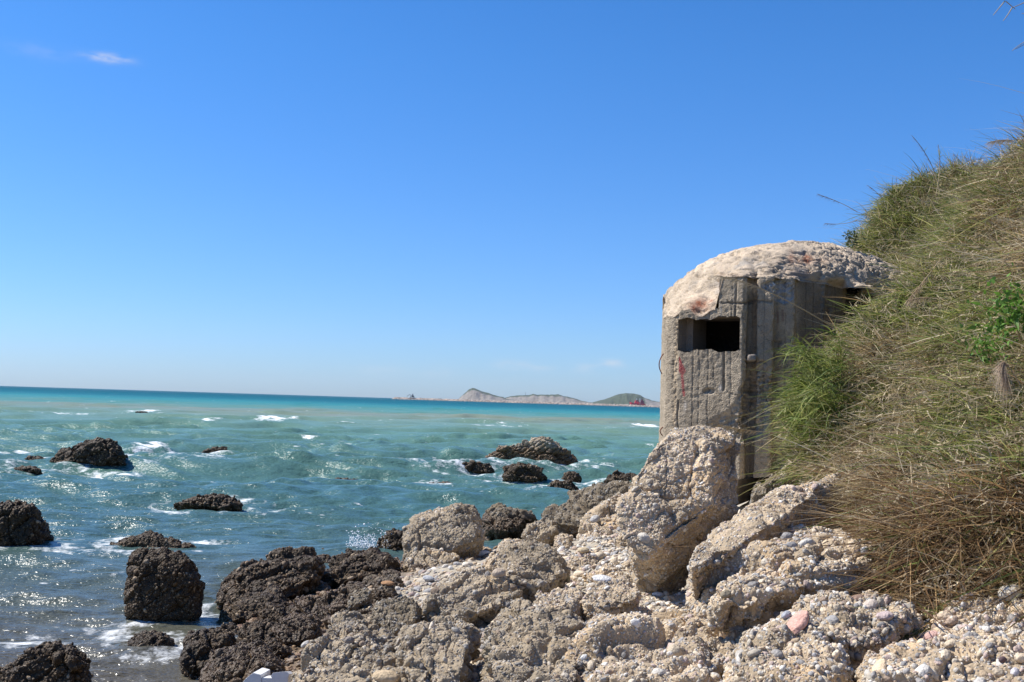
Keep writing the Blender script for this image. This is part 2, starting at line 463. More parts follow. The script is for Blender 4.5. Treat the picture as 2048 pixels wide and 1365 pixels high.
        for (r0, den, lv) in classes:
            nn = int(tot * den * dens)
            if nn < 1: continue
            nn = min(nn, 14000)
            pr = area * patch; pr = pr / pr.sum()
            ti = R.choice(len(Fa), nn, p=pr)
            w = R.dirichlet((1, 1, 1), nn)
            C0 = a[ti] * w[:, :1] + b[ti] * w[:, 1:2] + cc_[ti] * w[:, 2:]
            rr = r0 * R.uniform(.7, 1.5, nn)
            pc = pa['peb'][R.integers(0, len(pa['peb']), nn)] * (1 + .5 * fbm(C0, 2.2, 4, sd_ + 11))[:, None] * R.uniform(.75, 1.2, (nn, 1))
            ww = wetness(C0[:, 2], C0)
            x, f, q_ = blobs(C0 + fn[ti] * (rr * R.uniform(-.45, .15, nn))[:, None], fn[ti], rr, np.c_[pc, np.clip(ww, 0, 1)], lv)
            allV.append(x); allF.append(f + off); allC.append(q_); off += len(x)
    org = np.array([c[0], c[1], V[:, 2].min()])
    ob = make_mesh(name, np.vstack(allV), np.vstack(allF), M_ROCK, np.vstack(allC), origin=org)
    tag(ob, label, cat, group)
    if sea: SEA_ROCKS.append((c[0], c[1], ext[0], ext[1]))
    return ob

SEA_G, SHORE_G, CONG_G = 'dark rocks standing in the shallow sea', 'wet dark rocks along the waterline', 'pale conglomerate blocks on the shore'
S = dict(pal='dark', group=SEA_G, sea=True, name='sea_rock', cat='rock', bz=-.08, dY=.15)
def ell(x0, x1, y0, y1, n=9, sk=0):
    """low rounded outline"""
    return [((x0 + x1) / 2 + (x1 - x0) / 2 * math.cos(t), y1 + (y0 - y1) * max(0, math.sin(t)) ** .8 * (1 + sk * math.cos(t))) for t in np.linspace(0, math.pi, n)] + [(x0 + 5, y1 + 6), (x1 - 5, y1 + 6)]
rock('big flat topped black rock in the foam at the far left', [(88, 925), (108, 893), (168, 874), (222, 871), (240, 885), (252, 912), (257, 930), (222, 940), (120, 936)], back=.9, bulge=.25, lvl=7, seed=1, **S)
rock('small brown rock just left of the big flat topped sea rock', ell(42, 92, 914, 928), back=.3, lvl=5, seed=2, **S)
rock('low yellowish rock awash below the big flat topped sea rock', ell(25, 85, 933, 943), back=.3, lvl=5, seed=3, **S)
rock('low pointed dark rock with surf streaming off both sides', [(385, 918), (405, 901), (440, 898), (462, 903), (482, 918), (470, 925), (392, 925)], back=.5, lvl=6, seed=4, **S)
rock('little twin humped rock left of the surf line rock', [(356, 930), (366, 921), (390, 922), (408, 922), (410, 932), (360, 936)], back=.3, lvl=5, seed=5, **S)
rock('tall black block cut off by the left edge of the photo', [(-70, 1000), (0, 991), (38, 993), (70, 1012), (78, 1036), (84, 1050), (80, 1088), (70, 1100), (-60, 1112)], back=.6, bulge=.15, lvl=7, seed=6, p=18, **S)
rock('long low brown rock alone in the middle of the left water', [(342, 1010), (370, 998), (420, 990), (456, 990), (478, 1003), (488, 1016), (470, 1024), (360, 1018)], back=.4, lvl=6, seed=7, **S)
rock('pyramid of dark rubble behind the tall square sea rock', [(188, 1095), (225, 1082), (262, 1072), (300, 1055), (330, 1066), (360, 1085), (398, 1098), (380, 1108), (200, 1106)], back=.35, lvl=7, seed=8, frac=.6, cuts=2, **S)
rock('tall square black boulder with lit pebbly top in the left water', [(247, 1115), (262, 1097), (300, 1090), (345, 1094), (388, 1122), (403, 1150), (398, 1180), (396, 1245), (360, 1262), (280, 1262), (244, 1245), (247, 1180)], back=.4, bulge=.14, lvl=8, seed=9, p=26, frac=.5, cuts=3, **S)
rock('dark rough boulder in the bottom left corner of the photo', [(-30, 1345), (40, 1306), (105, 1275), (130, 1276), (160, 1283), (175, 1292), (172, 1340), (160, 1400), (-20, 1410)], back=.4, bulge=.12, lvl=7, seed=10, **{**S, 'bz': .0})
rock('low mossy slab awash above the bottom left boulder', ell(-20, 55, 1302, 1318), back=.2, lvl=6, seed=50, **S)
rock('big ridged boulder with dry grey crest far out on the right of the water', [(965, 922), (985, 896), (1030, 878), (1062, 866), (1098, 861), (1124, 875), (1146, 895), (1168, 912), (1169, 936), (1120, 942), (1000, 942)], back=1.2, bulge=.3, lvl=7, seed=11, strata=1.2, bed=(-.5, 0, .85), **{**S, 'pal': 'grey', 'wet': .62})
rock('rounded dark rock in front of the big ridged boulder', [(1002, 955), (1006, 932), (1040, 921), (1072, 925), (1090, 942), (1101, 958), (1080, 968), (1020, 966)], back=.5, bulge=.2, lvl=6, seed=12, **S)
rock('flat dark rock left of the big ridged boulder', ell(884, 985, 923, 945), back=.5, lvl=6, seed=13, **S)
rock('thin dark ledge at the left end of the ridged boulder group', ell(836, 893, 926, 938), back=.4, lvl=6, seed=14, **S)
rock('tiny dark rock in foam right of the rounded dark rock', ell(1124, 1162, 945, 961), back=.3, lvl=5, seed=15, **S)
rock('low brown mound at the water edge below the big ridged boulder', ell(1090, 1160, 961, 984), back=.4, lvl=6, seed=16, **S)
rock('dark flat rocks at the waterline left of the bunker foot', ell(1206, 1285, 947, 970), back=.8, lvl=6, seed=17, **S)
rock('barely covered yellowish rock in the water beyond the shore', ell(850, 906, 965, 968), back=.3, lvl=5, seed=18, **{**S, 'pal': 'brown', 'wet': .5})
rock('thin submerged ledge breaking the surface in mid water', ell(660, 715, 957, 960), back=.4, lvl=5, seed=19, **{**S, 'pal': 'brown', 'wet': .5})
rock('tiny far rock in the breaking wave on the left', ell(270, 296, 823, 826), back=.6, lvl=5, seed=20, **S)

D = dict(pal='dark', group=SHORE_G, name='wet_rock', cat='rock')
rock('largest wet black boulder with a sloping left flank on the waterline', [(418, 1215), (425, 1165), (470, 1125), (540, 1096), (600, 1090), (640, 1100), (660, 1128), (650, 1158), (600, 1190), (560, 1215), (470, 1230)], bz=-.05, dY=1.3, bulge=.22, back=.5, lvl=8, seed=21, push=(.1, .1), **D)
rock('wet mound below the largest black shore boulder', [(425, 1225), (450, 1195), (500, 1172), (560, 1170), (592, 1190), (586, 1215), (545, 1238), (480, 1250), (432, 1245)], bz=-.02, dY=.5, bulge=.16, back=.3, lvl=7, seed=22, **D)
rock('dark serrated ridge of rock right of the largest black boulder', [(622, 1165), (650, 1128), (690, 1098), (740, 1092), (790, 1105), (815, 1130), (800, 1150), (720, 1172), (650, 1180)], bz=.02, dY=.9, bulge=.15, back=.4, lvl=7, seed=23, **D)
rock('dark rock sheltering behind the round grey boulder', [(752, 1095), (758, 1070), (785, 1058), (820, 1062), (830, 1090), (800, 1115), (765, 1112)], bz=.0, dY=.3, bulge=.12, back=.3, lvl=6, seed=24, **D)
rock('brown jagged boulder right behind the round grey boulder', [(950, 1050), (962, 1020), (1000, 1006), (1040, 1006), (1068, 1022), (1080, 1040), (1060, 1065), (1000, 1075), (960, 1070)], bz=.05, dY=.6, bulge=.25, back=.5, lvl=7, seed=25, **{**D, 'pal': 'brown'}, wet=.35)
rock('wet flat boulder with mussels at the bottom edge left of the foam box', [(395, 1340), (420, 1295), (480, 1278), (540, 1285), (575, 1320), (580, 1360), (560, 1400), (400, 1400)], bz=.05, dY=.6, bulge=.12, back=.3, lvl=8, seed=26, **{**D, 'pal': 'brown'}, wet=.6)
rock('low wet rock in the corner where the shore meets the bottom left water', [(350, 1330), (360, 1268), (400, 1245), (450, 1240), (480, 1262), (470, 1310), (430, 1350), (370, 1360)], bz=-.02, dY=.5, bulge=.12, back=.3, lvl=7, seed=27, **D)
rock('small wet hump between the pale cone slab and the black boulders', [(535, 1270), (548, 1235), (585, 1218), (630, 1222), (650, 1245), (640, 1280), (590, 1300), (550, 1295)], bz=.08, dY=.4, bulge=.12, back=.3, lvl=7, seed=28, **{**D, 'pal': 'brown'}, wet=.5)
rock('mussel covered hollow rock above the flat boulder', [(455, 1285), (470, 1250), (520, 1232), (560, 1245), (580, 1275), (560, 1300), (500, 1308)], bz=.03, dY=.4, bulge=.08, back=.25, lvl=7, seed=29, **D)
rock('low weedy rock in the water below the tall square boulder', ell(248, 345, 1268, 1295), bz=-.03, dY=.3, back=.2, lvl=6, seed=51, sea=True, **D)
rock('wet slope of shingle rock below the dark ridge', [(570, 1215), (610, 1190), (680, 1165), (740, 1170), (735, 1195), (690, 1215), (640, 1235), (585, 1240)], bz=.1, dY=.5, bulge=.05, back=.3, lvl=7, seed=52, **{**D, 'pal': 'brown'}, wet=.4)

G = dict(group=CONG_G)
rock('rounded grey conglomerate boulder at the water edge', [(797, 1105), (795, 1070), (812, 1035), (860, 1012), (920, 998), (955, 1012), (976, 1050), (972, 1080), (930, 1108), (880, 1125), (820, 1128)], bz=.12, dY=.7, bulge=.28, back=.5, lvl=8, pal='grey', seed=30, frac=.45, cuts=4, wet=.12, **G)
rock('low ledge at the foot of the rounded grey boulder', [(800, 1135), (808, 1108), (850, 1096), (905, 1100), (925, 1112), (900, 1130), (850, 1145), (815, 1150)], bz=.12, dY=.4, bulge=.10, back=.3, lvl=7, pal='grey', seed=31, wet=.2, **G)
rock('domed grey block in the middle of the shore', [(985, 1120), (995, 1085), (1040, 1075), (1090, 1080), (1130, 1110), (1142, 1150), (1120, 1180), (1070, 1188), (1010, 1165)], bz=.55, dY=.8, bulge=.12, back=.3, lvl=8, pal='grey', seed=32, **G)
rock('long weathered slab sloping down left of the domed grey block', [(830, 1220), (850, 1175), (920, 1140), (985, 1130), (1040, 1150), (1062, 1185), (1020, 1215), (950, 1235), (870, 1250)], bz=.4, dY=1.0, bulge=.12, back=.3, lvl=8, pal='grey', seed=33, rough=.8, **G)
rock('brown hump between the cone slab and the weathered slab', [(735, 1235), (750, 1205), (800, 1192), (840, 1205), (848, 1238), (820, 1262), (770, 1270)], bz=.3, dY=.4, bulge=.10, back=.3, lvl=7, pal='brown', seed=34, wet=.2, **G)
rock('small leaning brown stone above the brown hump', [(688, 1205), (700, 1185), (730, 1170), (748, 1180), (742, 1200), (710, 1212)], bz=.25, dY=.2, bulge=.06, back=.2, lvl=6, pal='brown', seed=35, **G)
rock('large cone shaped pale slab at the bottom edge beside the foam box', [(582, 1370), (600, 1300), (650, 1240), (700, 1212), (740, 1222), (790, 1280), (850, 1330), (880, 1400), (600, 1420)], bz=.25, dY=1.3, bulge=.20, back=.35, lvl=8, pal='grey', seed=36, rough=.8, push=(-.05, .1), dens=1.2, **G)
rock('broad dusty slab with a sharp right edge at the bottom centre', [(780, 1320), (800, 1260), (860, 1235), (930, 1215), (960, 1225), (955, 1290), (935, 1350), (925, 1420), (830, 1400)], bz=.4, dY=1.1, bulge=.12, back=.4, lvl=8, pal='grey', seed=37, rough=.8, **G)
rock('ochre stained block with pale crusts at the bottom centre', [(950, 1400), (945, 1300), (965, 1240), (1030, 1205), (1110, 1210), (1180, 1260), (1195, 1320), (1180, 1400)], bz=.5, dY=1.3, bulge=.14, back=.4, lvl=8, seed=38, rough=.8, **{**G}, pal='grey', lump=1.2)
rock('wide layered conglomerate shelf with an overhanging right edge', [(1120, 1410), (1125, 1280), (1180, 1225), (1300, 1205), (1420, 1188), (1520, 1195), (1548, 1225), (1525, 1290), (1480, 1345), (1400, 1410)], bz=.6, dY=1.9, bulge=.16, back=.4, lvl=8, seed=39, lump=.6, rough=.8, strata=1.4, dens=1.2, shrink=.78, **G)
rock('tall upright slab leaning in front of the bunker', [(1258, 1090), (1255, 1010), (1290, 960), (1330, 888), (1350, 862), (1400, 853), (1460, 862), (1484, 880), (1487, 960), (1490, 1025), (1440, 1062), (1380, 1120), (1330, 1152), (1275, 1130)], bz=.80, dY=.75, bulge=.26, back=.35, lvl=8, seed=40, rough=1.1, lump=.6, frac=.6, p=60, push=(-.15, .02), shrink=.80, cuts=0, **G)
rock('long diagonal slab rising right towards the grass', [(1364, 1172), (1372, 1130), (1430, 1078), (1520, 1020), (1600, 970), (1670, 943), (1700, 950), (1690, 990), (1620, 1045), (1540, 1090), (1450, 1160), (1390, 1180)], bz=.93, dY=2.3, bulge=.26, back=.4, lvl=8, seed=41, frac=.4, strata=.6, bed=(-.3, -.5, .8), p=40, push=(-.13, .10), shrink=.8, lump=.3, rough=.7, cuts=0, **G)
rock('thick slab of coarse pebbles below the diagonal slab', [(1400, 1235), (1410, 1160), (1480, 1110), (1580, 1062), (1690, 1045), (1760, 1062), (1785, 1110), (1770, 1155), (1700, 1180), (1610, 1190), (1560, 1215), (1480, 1245)], bz=.88, dY=1.5, bulge=.15, back=.4, lvl=8, seed=42, coarse=1.8, lump=.6, push=(-.05, .12), shrink=.8, **G)
rock('pebble crusted block with the pink stone at the bottom right', [(1425, 1400), (1435, 1330), (1500, 1262), (1560, 1225), (1640, 1205), (1700, 1240), (1720, 1300), (1700, 1400)], bz=.75, dY=1.1, bulge=.15, back=.4, lvl=8, seed=43, coarse=2.6, shrink=.75, **G)
rock('loose packed ledge of flat cobbles left of the white stick', [(1560, 1240), (1580, 1200), (1680, 1180), (1790, 1180), (1842, 1195), (1845, 1240), (1800, 1275), (1700, 1290), (1610, 1270)], bz=.9, dY=.6, bulge=.08, back=.3, lvl=8, seed=44, coarse=4, shrink=.8, **G)
rock('pale pebbly block at the right edge under the dry grass', [(1842, 1290), (1850, 1215), (1900, 1188), (2000, 1180), (2100, 1175), (2110, 1290), (1950, 1300)], bz=.9, dY=.7, bulge=.08, back=.3, lvl=8, seed=45, coarse=2.6, shrink=.8, **G)
rock('wide low conglomerate block along the bottom right corner', [(1705, 1420), (1715, 1310), (1790, 1272), (1900, 1262), (2040, 1265), (2120, 1280), (2110, 1420)], bz=.85, dY=.8, bulge=.10, back=.4, lvl=8, seed=46, rough=.8, coarse=2.6, shrink=.82, **G)
rock('shaded rock in the hollow under the bunker corner', [(1505, 1005), (1515, 965), (1550, 940), (1600, 935), (1640, 950), (1630, 990), (1570, 1015), (1520, 1020)], bz=.9, Y=9.6, dY=.4, bulge=.12, back=.3, lvl=7, seed=47, pal='brown', **G)
rock('low ridge of rubble rising right towards the leaning slab', [(1080, 1045), (1095, 1010), (1150, 975), (1210, 966), (1275, 958), (1300, 975), (1290, 1030), (1230, 1050), (1140, 1062)], bz=.25, Y=15, dY=1.6, bulge=.2, back=.6, lvl=8, seed=48, pal='brown', wet=.2, **G)
rock('shelf of pale rubble behind the leaning slab', [(1150, 1080), (1160, 1030), (1200, 1000), (1260, 978), (1310, 980), (1320, 1060), (1270, 1100), (1190, 1105)], bz=.5, dY=1.8, bulge=.12, back=.5, lvl=8, seed=53, **G)
rock('small rounded grey stone between the brown boulder and the pale rubble', [(1040, 1075), (1050, 1048), (1085, 1036), (1115, 1045), (1120, 1065), (1100, 1080), (1060, 1085)], bz=.35, dY=.3, bulge=.1, back=.2, lvl=6, seed=54, pal='grey', **G)
rock('small flaky clump of stone under the leaning slab', [(1160, 1200), (1172, 1165), (1220, 1152), (1270, 1160), (1292, 1185), (1280, 1210), (1210, 1222)], bz=.75, dY=.4, bulge=.08, back=.2, lvl=7, seed=55, strata=1, **G)
rock('sandy hummock of shingle left of the flaky clump', [(1040, 1225), (1070, 1180), (1120, 1160), (1170, 1168), (1180, 1205), (1130, 1232)], bz=.7, dY=.6, bulge=.05, back=.3, lvl=7, seed=56, **G)

def rubble():
    k = 0
    # (px, py, half width px, palette, wet line) spread over the shore between the big blocks
    zones = [(16, (560, 800), (1150, 1250), 'brown', .35, (16, 34)), (14, (360, 600), (1200, 1340), 'dark', None, (16, 34)), (34, (980, 1300), (1010, 1190), 'dry', None, (14, 42)), (18, (1080, 1290), (970, 1060), 'brown', .2, (14, 32)),
             (6, (860, 1080), (1180, 1260), 'grey', None, (14, 30)), (5, (1300, 1560), (1150, 1260), 'dry', None, (14, 30)), (12, (640, 900), (1090, 1180), 'brown', .3, (14, 30)), (4, (1500, 1850), (1150, 1260), 'dry', None, (14, 30)), (4, (700, 960), (1230, 1340), 'grey', None, (16, 36))]
    R_ = np.random.default_rng(77)
    for n_, xr, yr, pal_, wt, sz in zones:
        for i in range(n_):
            px, py = R_.uniform(*xr), R_.uniform(*yr)
            t_ = 8.0; u = unit(px, py)
            for it in range(25):
                z_ = gz(np.array([[u[0] / u[1] * t_, t_]]))[0]; t_ = np.clip(t_ + .5 * ((z_ - EYE) / (u[2] / u[1]) - t_), 4, 30)
            if z_ < -.12 or bankmask(np.array([[u[0] / u[1] * t_, t_]]))[0] > .05: continue
            w_ = R_.uniform(*sz) * (1.15 if py < 1200 else 1.3); h_ = w_ * R_.uniform(.5, .95); a0 = R_.uniform(0, 6.28)
            py -= .45 * h_
            ol = [(px + w_ * math.cos(a0 + a) * R_.uniform(.75, 1.1), py + h_ * math.sin(a0 + a) * R_.uniform(.75, 1.1)) for a in np.linspace(0, 6.28, 8)[:-1]]
            k += 1
            rock('broken fragment of conglomerate wedged among the larger blocks of the shore', ol, Y=t_ - .03, dY=R_.uniform(.1, .35), bulge=w_ / F * t_ * .55, back=w_ / F * t_ * .8, lvl=6, pal=pal_, wet=wt, seed=200 + k, p=40, dens=.8, name='rock_fragment', cat='rock', group='broken fragments between the blocks')
rubble()

# loose shingle between the blocks
def shingle():
    n = 80000
    px = rng.uniform(350, 2120, n); py = rng.uniform(960, 1440, n)
    U = np.stack([px - CX, -(py - CY), np.full(n, -F)], 1) @ np.array(RM).T
    U = U / U[:, 1:2]
    t = np.full(n, 7.0)
    for k in range(30):
        z = gz(U[:, :2] * t[:, None]); tn = (z - EYE) / U[:, 2]
        t = np.clip(t + .6 * (np.clip(tn, 3.5, 26) - t), 3.5, 26)
    X = U[:, :2] * t[:, None]
    z = gz(X)
    ok = (np.abs(EYE + U[:, 2] * t - z) < .08) & (z > -.06) & (bankmask(X) < .12)
    X = X[ok]; t = t[ok]; z = z[ok]
    q3 = np.c_[X, z]
    z = z + fbm(q3, 1.3, 5, 3) * .10 + fbm(q3, 9, 3, 9) * .022
    r = np.exp(rng.normal(math.log(.0105), .5, len(X))) * np.clip(t / 9, .8, 1.8)
    pal = DRY['peb'][rng.integers(0, len(DRY['peb']), len(X))] * rng.uniform(.8, 1.25, (len(X), 1))
    w = 1 - sstep(z + .12 * fbm(q3, 1.5, 3, 5), .12, .32)
    x, f, c = blobs(np.c_[X, z + r * .25], np.tile([0, 0, 1.], (len(X), 1)), r, np.c_[np.clip(pal, 0, .8), w], 2)
    o = make_mesh('shingle', x, f, M_ROCK, c)
    tag(o, 'loose shingle and pebbles lying between the blocks', 'shingle', kind='stuff')
shingle()

# ------------------------------------------------------------------ bunker
BC = P(1628, 700, 12.9)
bunker = empty('bunker', (BC[0], BC[1], 1.0))
tag(bunker, 'grey concrete bunker with shallow domed roof and dark firing slit beside the grassy bank', 'bunker')
plan_px = [(1322, 13.2), (1325, 12.2), (1332, 11.62), (1350, 11.50), (1483, 11.12), (1493, 11.12), (1495, 11.30), (1509, 11.30), (1510, 11.17), (1547, 11.10), (1549, 11.24), (1589, 11.20), (1592, 11.36), (1640, 11.50), (1648, 11.47), (1655, 11.58),
           (1690, 11.86), (1694, 12.3), (1712, 12.4), (1713, 12.0), (1800, 12.35), (1860, 13.0)]
plan = [P(x, 750, Y)[:2] for x, Y in plan_px]
fa = math.atan2(plan[-1][1] - BC[1], plan[-1][0] - BC[0]); fb = math.atan2(plan[0][1] - BC[1], plan[0][0] - BC[0])
if fb < fa: fb += 2 * math.pi
n_front = len(plan)
for t in np.linspace(fa, fb, 22)[1:-1]:
    plan.append(np.array([BC[0] + 1.8 * math.cos(t), BC[1] + 1.8 * math.sin(t)]))
plan = np.array(plan)
def pxs(x, y):      # photograph column of a plan point
    return CX + x / y * F
# sample the outline
sp, sn, si = [], [], []
m = len(plan)
for i in range(m):
    a, b = plan[i], plan[(i + 1) % m]
    ln = np.linalg.norm(b - a); step = .009 if i < n_front - 1 else .12
    k = max(2, int(ln / step))
    tn = (b - a) / ln; nn = np.array([tn[1], -tn[0]])
    for j in range(k):
        sp.append(a + (b - a) * j / k); sn.append(nn); si.append(i)
sp = np.array(sp); sn = np.array(sn); si = np.array(si)
rad = sp - BC[:2]
rad_n = norm(rad)
sn = np.where((sn * rad_n).sum(1, keepdims=True) < -.6, -sn, sn)
sn = norm((sn + np.roll(sn, 1, 0) + np.roll(sn, -1, 0)))
spx = pxs(sp[:, 0], sp[:, 1])
front = sp[:, 1] < 12.95
def eave(px, fr):
    e = np.where(px < 1437, 2.99 + .04 * np.sin(px / 9), 3.36)
    e = np.where(px > 1600, 3.36 - (px - 1600) * .0002, e)
    return np.where(fr, e, 3.3)
ztop = eave(spx, front)
zbot = np.where(front & (spx > 1470), 1.30 + .0006 * (spx - 1500), 1.0)
nz = 300
ZZ = np.linspace(0, 1, nz)
zz = np.clip(1.0 + 2.40 * ZZ[None] + 0 * zbot[:, None], zbot[:, None], ztop[:, None] + ZZ[None] * .002)
V = np.stack([np.repeat(sp[:, 0:1], nz, 1), np.repeat(sp[:, 1:2], nz, 1), zz], -1).reshape(-1, 3)
NN = np.repeat(np.c_[sn, np.zeros(len(sn))], nz, 0)
vpx = np.repeat(spx, nz); vz = V[:, 2]
vfront = np.repeat(front, nz)
# rough cast, board seams, broken lower corner, spalled patches
d = fbm(V, 2.5, 3, 201) * .018 + fbm(V, 22, 4, 202) * .010
hor = 771 + vpx * .0312
vpy = hor - (vz - EYE) / V[:, 1] * F
def blob(cx, cy, rx, ry, sx=1):
    return np.exp(-(((vpx - cx) / rx) ** 2 + ((vpy - cy) / ry) ** 2))
brk = np.clip(blob(1490, 850, 42, 32) + blob(1530, 775, 26, 45) + blob(1445, 865, 30, 25) + .9 * blob(1505, 800, 25, 40) + blob(1420, 782, 12, 7), 0, 1)
spall = np.clip(blob(1566, 583, 24, 24) + .7 * blob(1540, 570, 22, 10), 0, 1)
brk = brk * sstep(brk + .25 * fbm(V, 9, 3, 203), .25, .5); spall = sstep(spall + .2 * fbm(V, 9, 3, 204), .35, .55)
brk *= vfront; spall = spall * vfront
F1, _, _ = voro(V, 26, 205)
d += -(brk * .05 + spall * .03) + (brk + spall) * (fbm(V, 11, 4, 206, .65) * .07 + (.5 - F1) * .05)
def groove(px0, y0, y1, w=2.2, dep=.02):
    g = np.exp(-((vpx - px0 - 2 * noise(V, 6, 207)) / w) ** 2) * (vpy > y0) * (vpy < y1) * vfront
    return g * dep
gr = sum(groove(x_, 560, 900, 1.1, .007) for x_ in (1388, 1418, 1463, 1528, 1570, 1612, 1628, 1672)) + groove(1449, 700, 782) + groove(1470, 555, 632, 1.8) + groove(1359, 800, 860, 1.8) + groove(1429, 725, 760, 1.2, .008) + groove(1347, 720, 760, 1.5, .01) + groove(1400, 700, 860, 1.5, .005)
crk = np.abs(vpy - (604 + 5 * noise(V, 5, 208) + 4 * noise(V, 20, 209)))
gr += .014 * np.exp(-(crk / 2) ** 2) * (vpx > 1440) * (vpx < 1545) * vfront
crk2 = np.abs(fbm(V, 1.7, 4, 210)); gr += .010 * np.exp(-(crk2 / .008) ** 2) * vfront * (fbm(V, .9, 1, 215) > 0)
F1c, F2c, _ = voro(V, 60, 211)
pit = (F1c < .14) & (fbm(V, 5, 2, 212) > -.1)
d += -gr - .008 * pit
# eroded vertical edges
for e0 in (1352, 1493, 1510, 1548, 1591, 1645, 1655, 1690):
    ed = np.exp(-((vpx - e0) / 5) ** 2) * vfront
    d += -ed * (.012 + .022 * np.clip(fbm(V * (1, 1, 1), 26, 3, 213) + .2, 0, 1))
V = V + NN * d[:, None]
cw = np.array([.345, .28, .20])[None] * (1 + .3 * fbm(V, 2, 4, 220))[:, None] * (1 + .2 * fbm(V, 30, 3, 221))[:, None]
streak = fbm(V * (1, 1, .12), 7, 3, 222)
cw *= (1 + .22 * streak)[:, None]
# shade of the facets turned right, painted into the wall colour
right_shade = sstep(vpx + 14 * fbm(V, 3, 3, 223), 1588, 1605) * vfront
cw = cw * (1 - .34 * right_shade[:, None])
cw = np.where((brk > .15)[:, None], cw * .5 + np.array([.17, .145, .115]) * (1 + .8 * fbm(V, 20, 3, 225))[:, None], cw)
cw = np.where((spall > .15)[:, None], np.array([.45, .42, .38]) * (1 + .35 * fbm(V, 18, 3, 224))[:, None], cw)
cw = np.where((gr > .004)[:, None], cw * .65, cw)
cw = np.where(pit[:, None], cw * .75, cw)
edg = sum(np.exp(-((vpx - e0) / 4) ** 2) for e0 in (1352, 1493, 1510, 1548, 1591, 1690)) * vfront
cw = cw * (1 + .25 * np.clip(edg, 0, 1))[:, None] * np.array([1, .95, .88]) ** np.clip(edg, 0, 1)[:, None]
wh = (np.abs(vpx - 1352 - (vz - 2) * 3) < 5) & (vpy > 645)
# red paint arrow, and the two faded strokes
def seg(ax, ay, bx, by, w, taper=0):
    t = np.clip(((vpx - ax) * (bx - ax) + (vpy - ay) * (by - ay)) / ((bx - ax) ** 2 + (by - ay) ** 2), 0, 1)
    dd = np.hypot(vpx - ax - t * (bx - ax), vpy - ay - t * (by - ay))
    return sstep(w * (1 - taper * (1 - t)) - dd + 1.2 * noise(V, 40, 230), -.8, .8)
red = np.clip(seg(1360, 714, 1366, 742, 6.5, .85) + seg(1365, 738, 1371, 790, 2.6) + seg(1371, 742, 1366, 730, 2), 0, 1) * vfront * np.clip(.8 + .5 * fbm(V, 25, 2, 231), 0, 1)
cw = cw * (1 - red[:, None]) + np.array([.30, .035, .045]) * red[:, None]
old = np.clip(seg(1555, 624, 1556, 644, 2.2) + seg(1565, 620, 1566, 640, 2.2), 0, 1) * .45 * vfront
cw = cw * (1 - old[:, None]) + np.array([.20, .09, .07]) * old[:, None]
wht = (np.exp(-((vpx - 1443) / 3) ** 2 - ((vpy - 775) / 7) ** 2) + .5 * np.exp(-((vpx - 1441) / 2) ** 2 - ((vpy - 620) / 12) ** 2) + .7 * np.exp(-((vpx - 1374) / 3) ** 2 - ((vpy - 812) / 9) ** 2)) * vfront
cw = cw + wht[:, None] * .22
# quads, leaving out the firing slit
ns = len(sp)
I = np.arange(ns * nz).reshape(ns, nz)
A_, B_ = I, np.roll(I, -1, 0)
Q = np.stack([A_[:, :-1], B_[:, :-1], B_[:, 1:], A_[:, 1:]], -1).reshape(-1, 4)
slit_lo = 2.60; slit_hi = 2.925
seg_i = np.repeat(si, nz - 1)
qc_px = np.repeat(spx, nz - 1); qc_z = (zz[:, :-1] + zz[:, 1:]).ravel() / 2
wob = .014 * np.sin(qc_px / 13) + .008 * np.sin(qc_px / 5)
hole = (seg_i == 3) & (qc_px > 1355) & (qc_px < 1479) & (qc_z > slit_lo - .01 + wob) & (qc_z < slit_hi - wob * .8 + .0002 * (qc_px - 1410))
Q = Q[~hole]
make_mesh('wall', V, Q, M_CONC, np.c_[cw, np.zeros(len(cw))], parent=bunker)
# splayed, stepped lining of the slit
a = P(1355, 665, 11.49); b = P(1479, 665, 11.13)
def on(px, dep):
    t = (px - 1355) / (1479 - 1355)
    base = a[:2] * (1 - t) + b[:2] * t
    tn = norm(b[:2] - a[:2]); inn = np.array([-tn[1], tn[0]])
    if inn[1] < 0: inn = -inn
    return base + inn * dep
prof_l = [(1353, .012), (1361, .16), (1374, .17), (1373, .21), (1371, .58)]
prof_r = [(1480, .012), (1479, .62)]
Vl, Fl = [], []
lo, hi = slit_lo - .02, slit_hi + .012
def strip(prof, flip=False):
    base = len(Vl)
    for px, dep in prof:
        p2 = on(px, dep)
        Vl.append((p2[0], p2[1], lo)); Vl.append((p2[0], p2[1], hi))
    for k in range(len(prof) - 1):
        i = base + 2 * k; Fl.append((i, i + 2, i + 3, i + 1))
strip(prof_l); strip(prof_r)
nl = len(prof_l) * 2
for zoff in (0, 1):     # sill and lintel, as one polygon strip each
    for k in range(len(prof_l) - 1):
        p2 = on(1479.5, prof_l[k][1]); p3 = on(1479.5, prof_l[k + 1][1])
        zq = (lo, hi)[zoff]
        s0 = len(Vl)
        Vl += [(p2[0], p2[1], zq), (p3[0], p3[1], zq)]
        Fl.append((2 * k + zoff, 2 * k + 2 + zoff, s0 + 1, s0))
Vl = np.array(Vl)
make_mesh('slit_lining', Vl, np.array(Fl), M_CONC, np.tile([.21, .17, .13, 0], (len(Vl), 1)), parent=bunker, smooth=False)
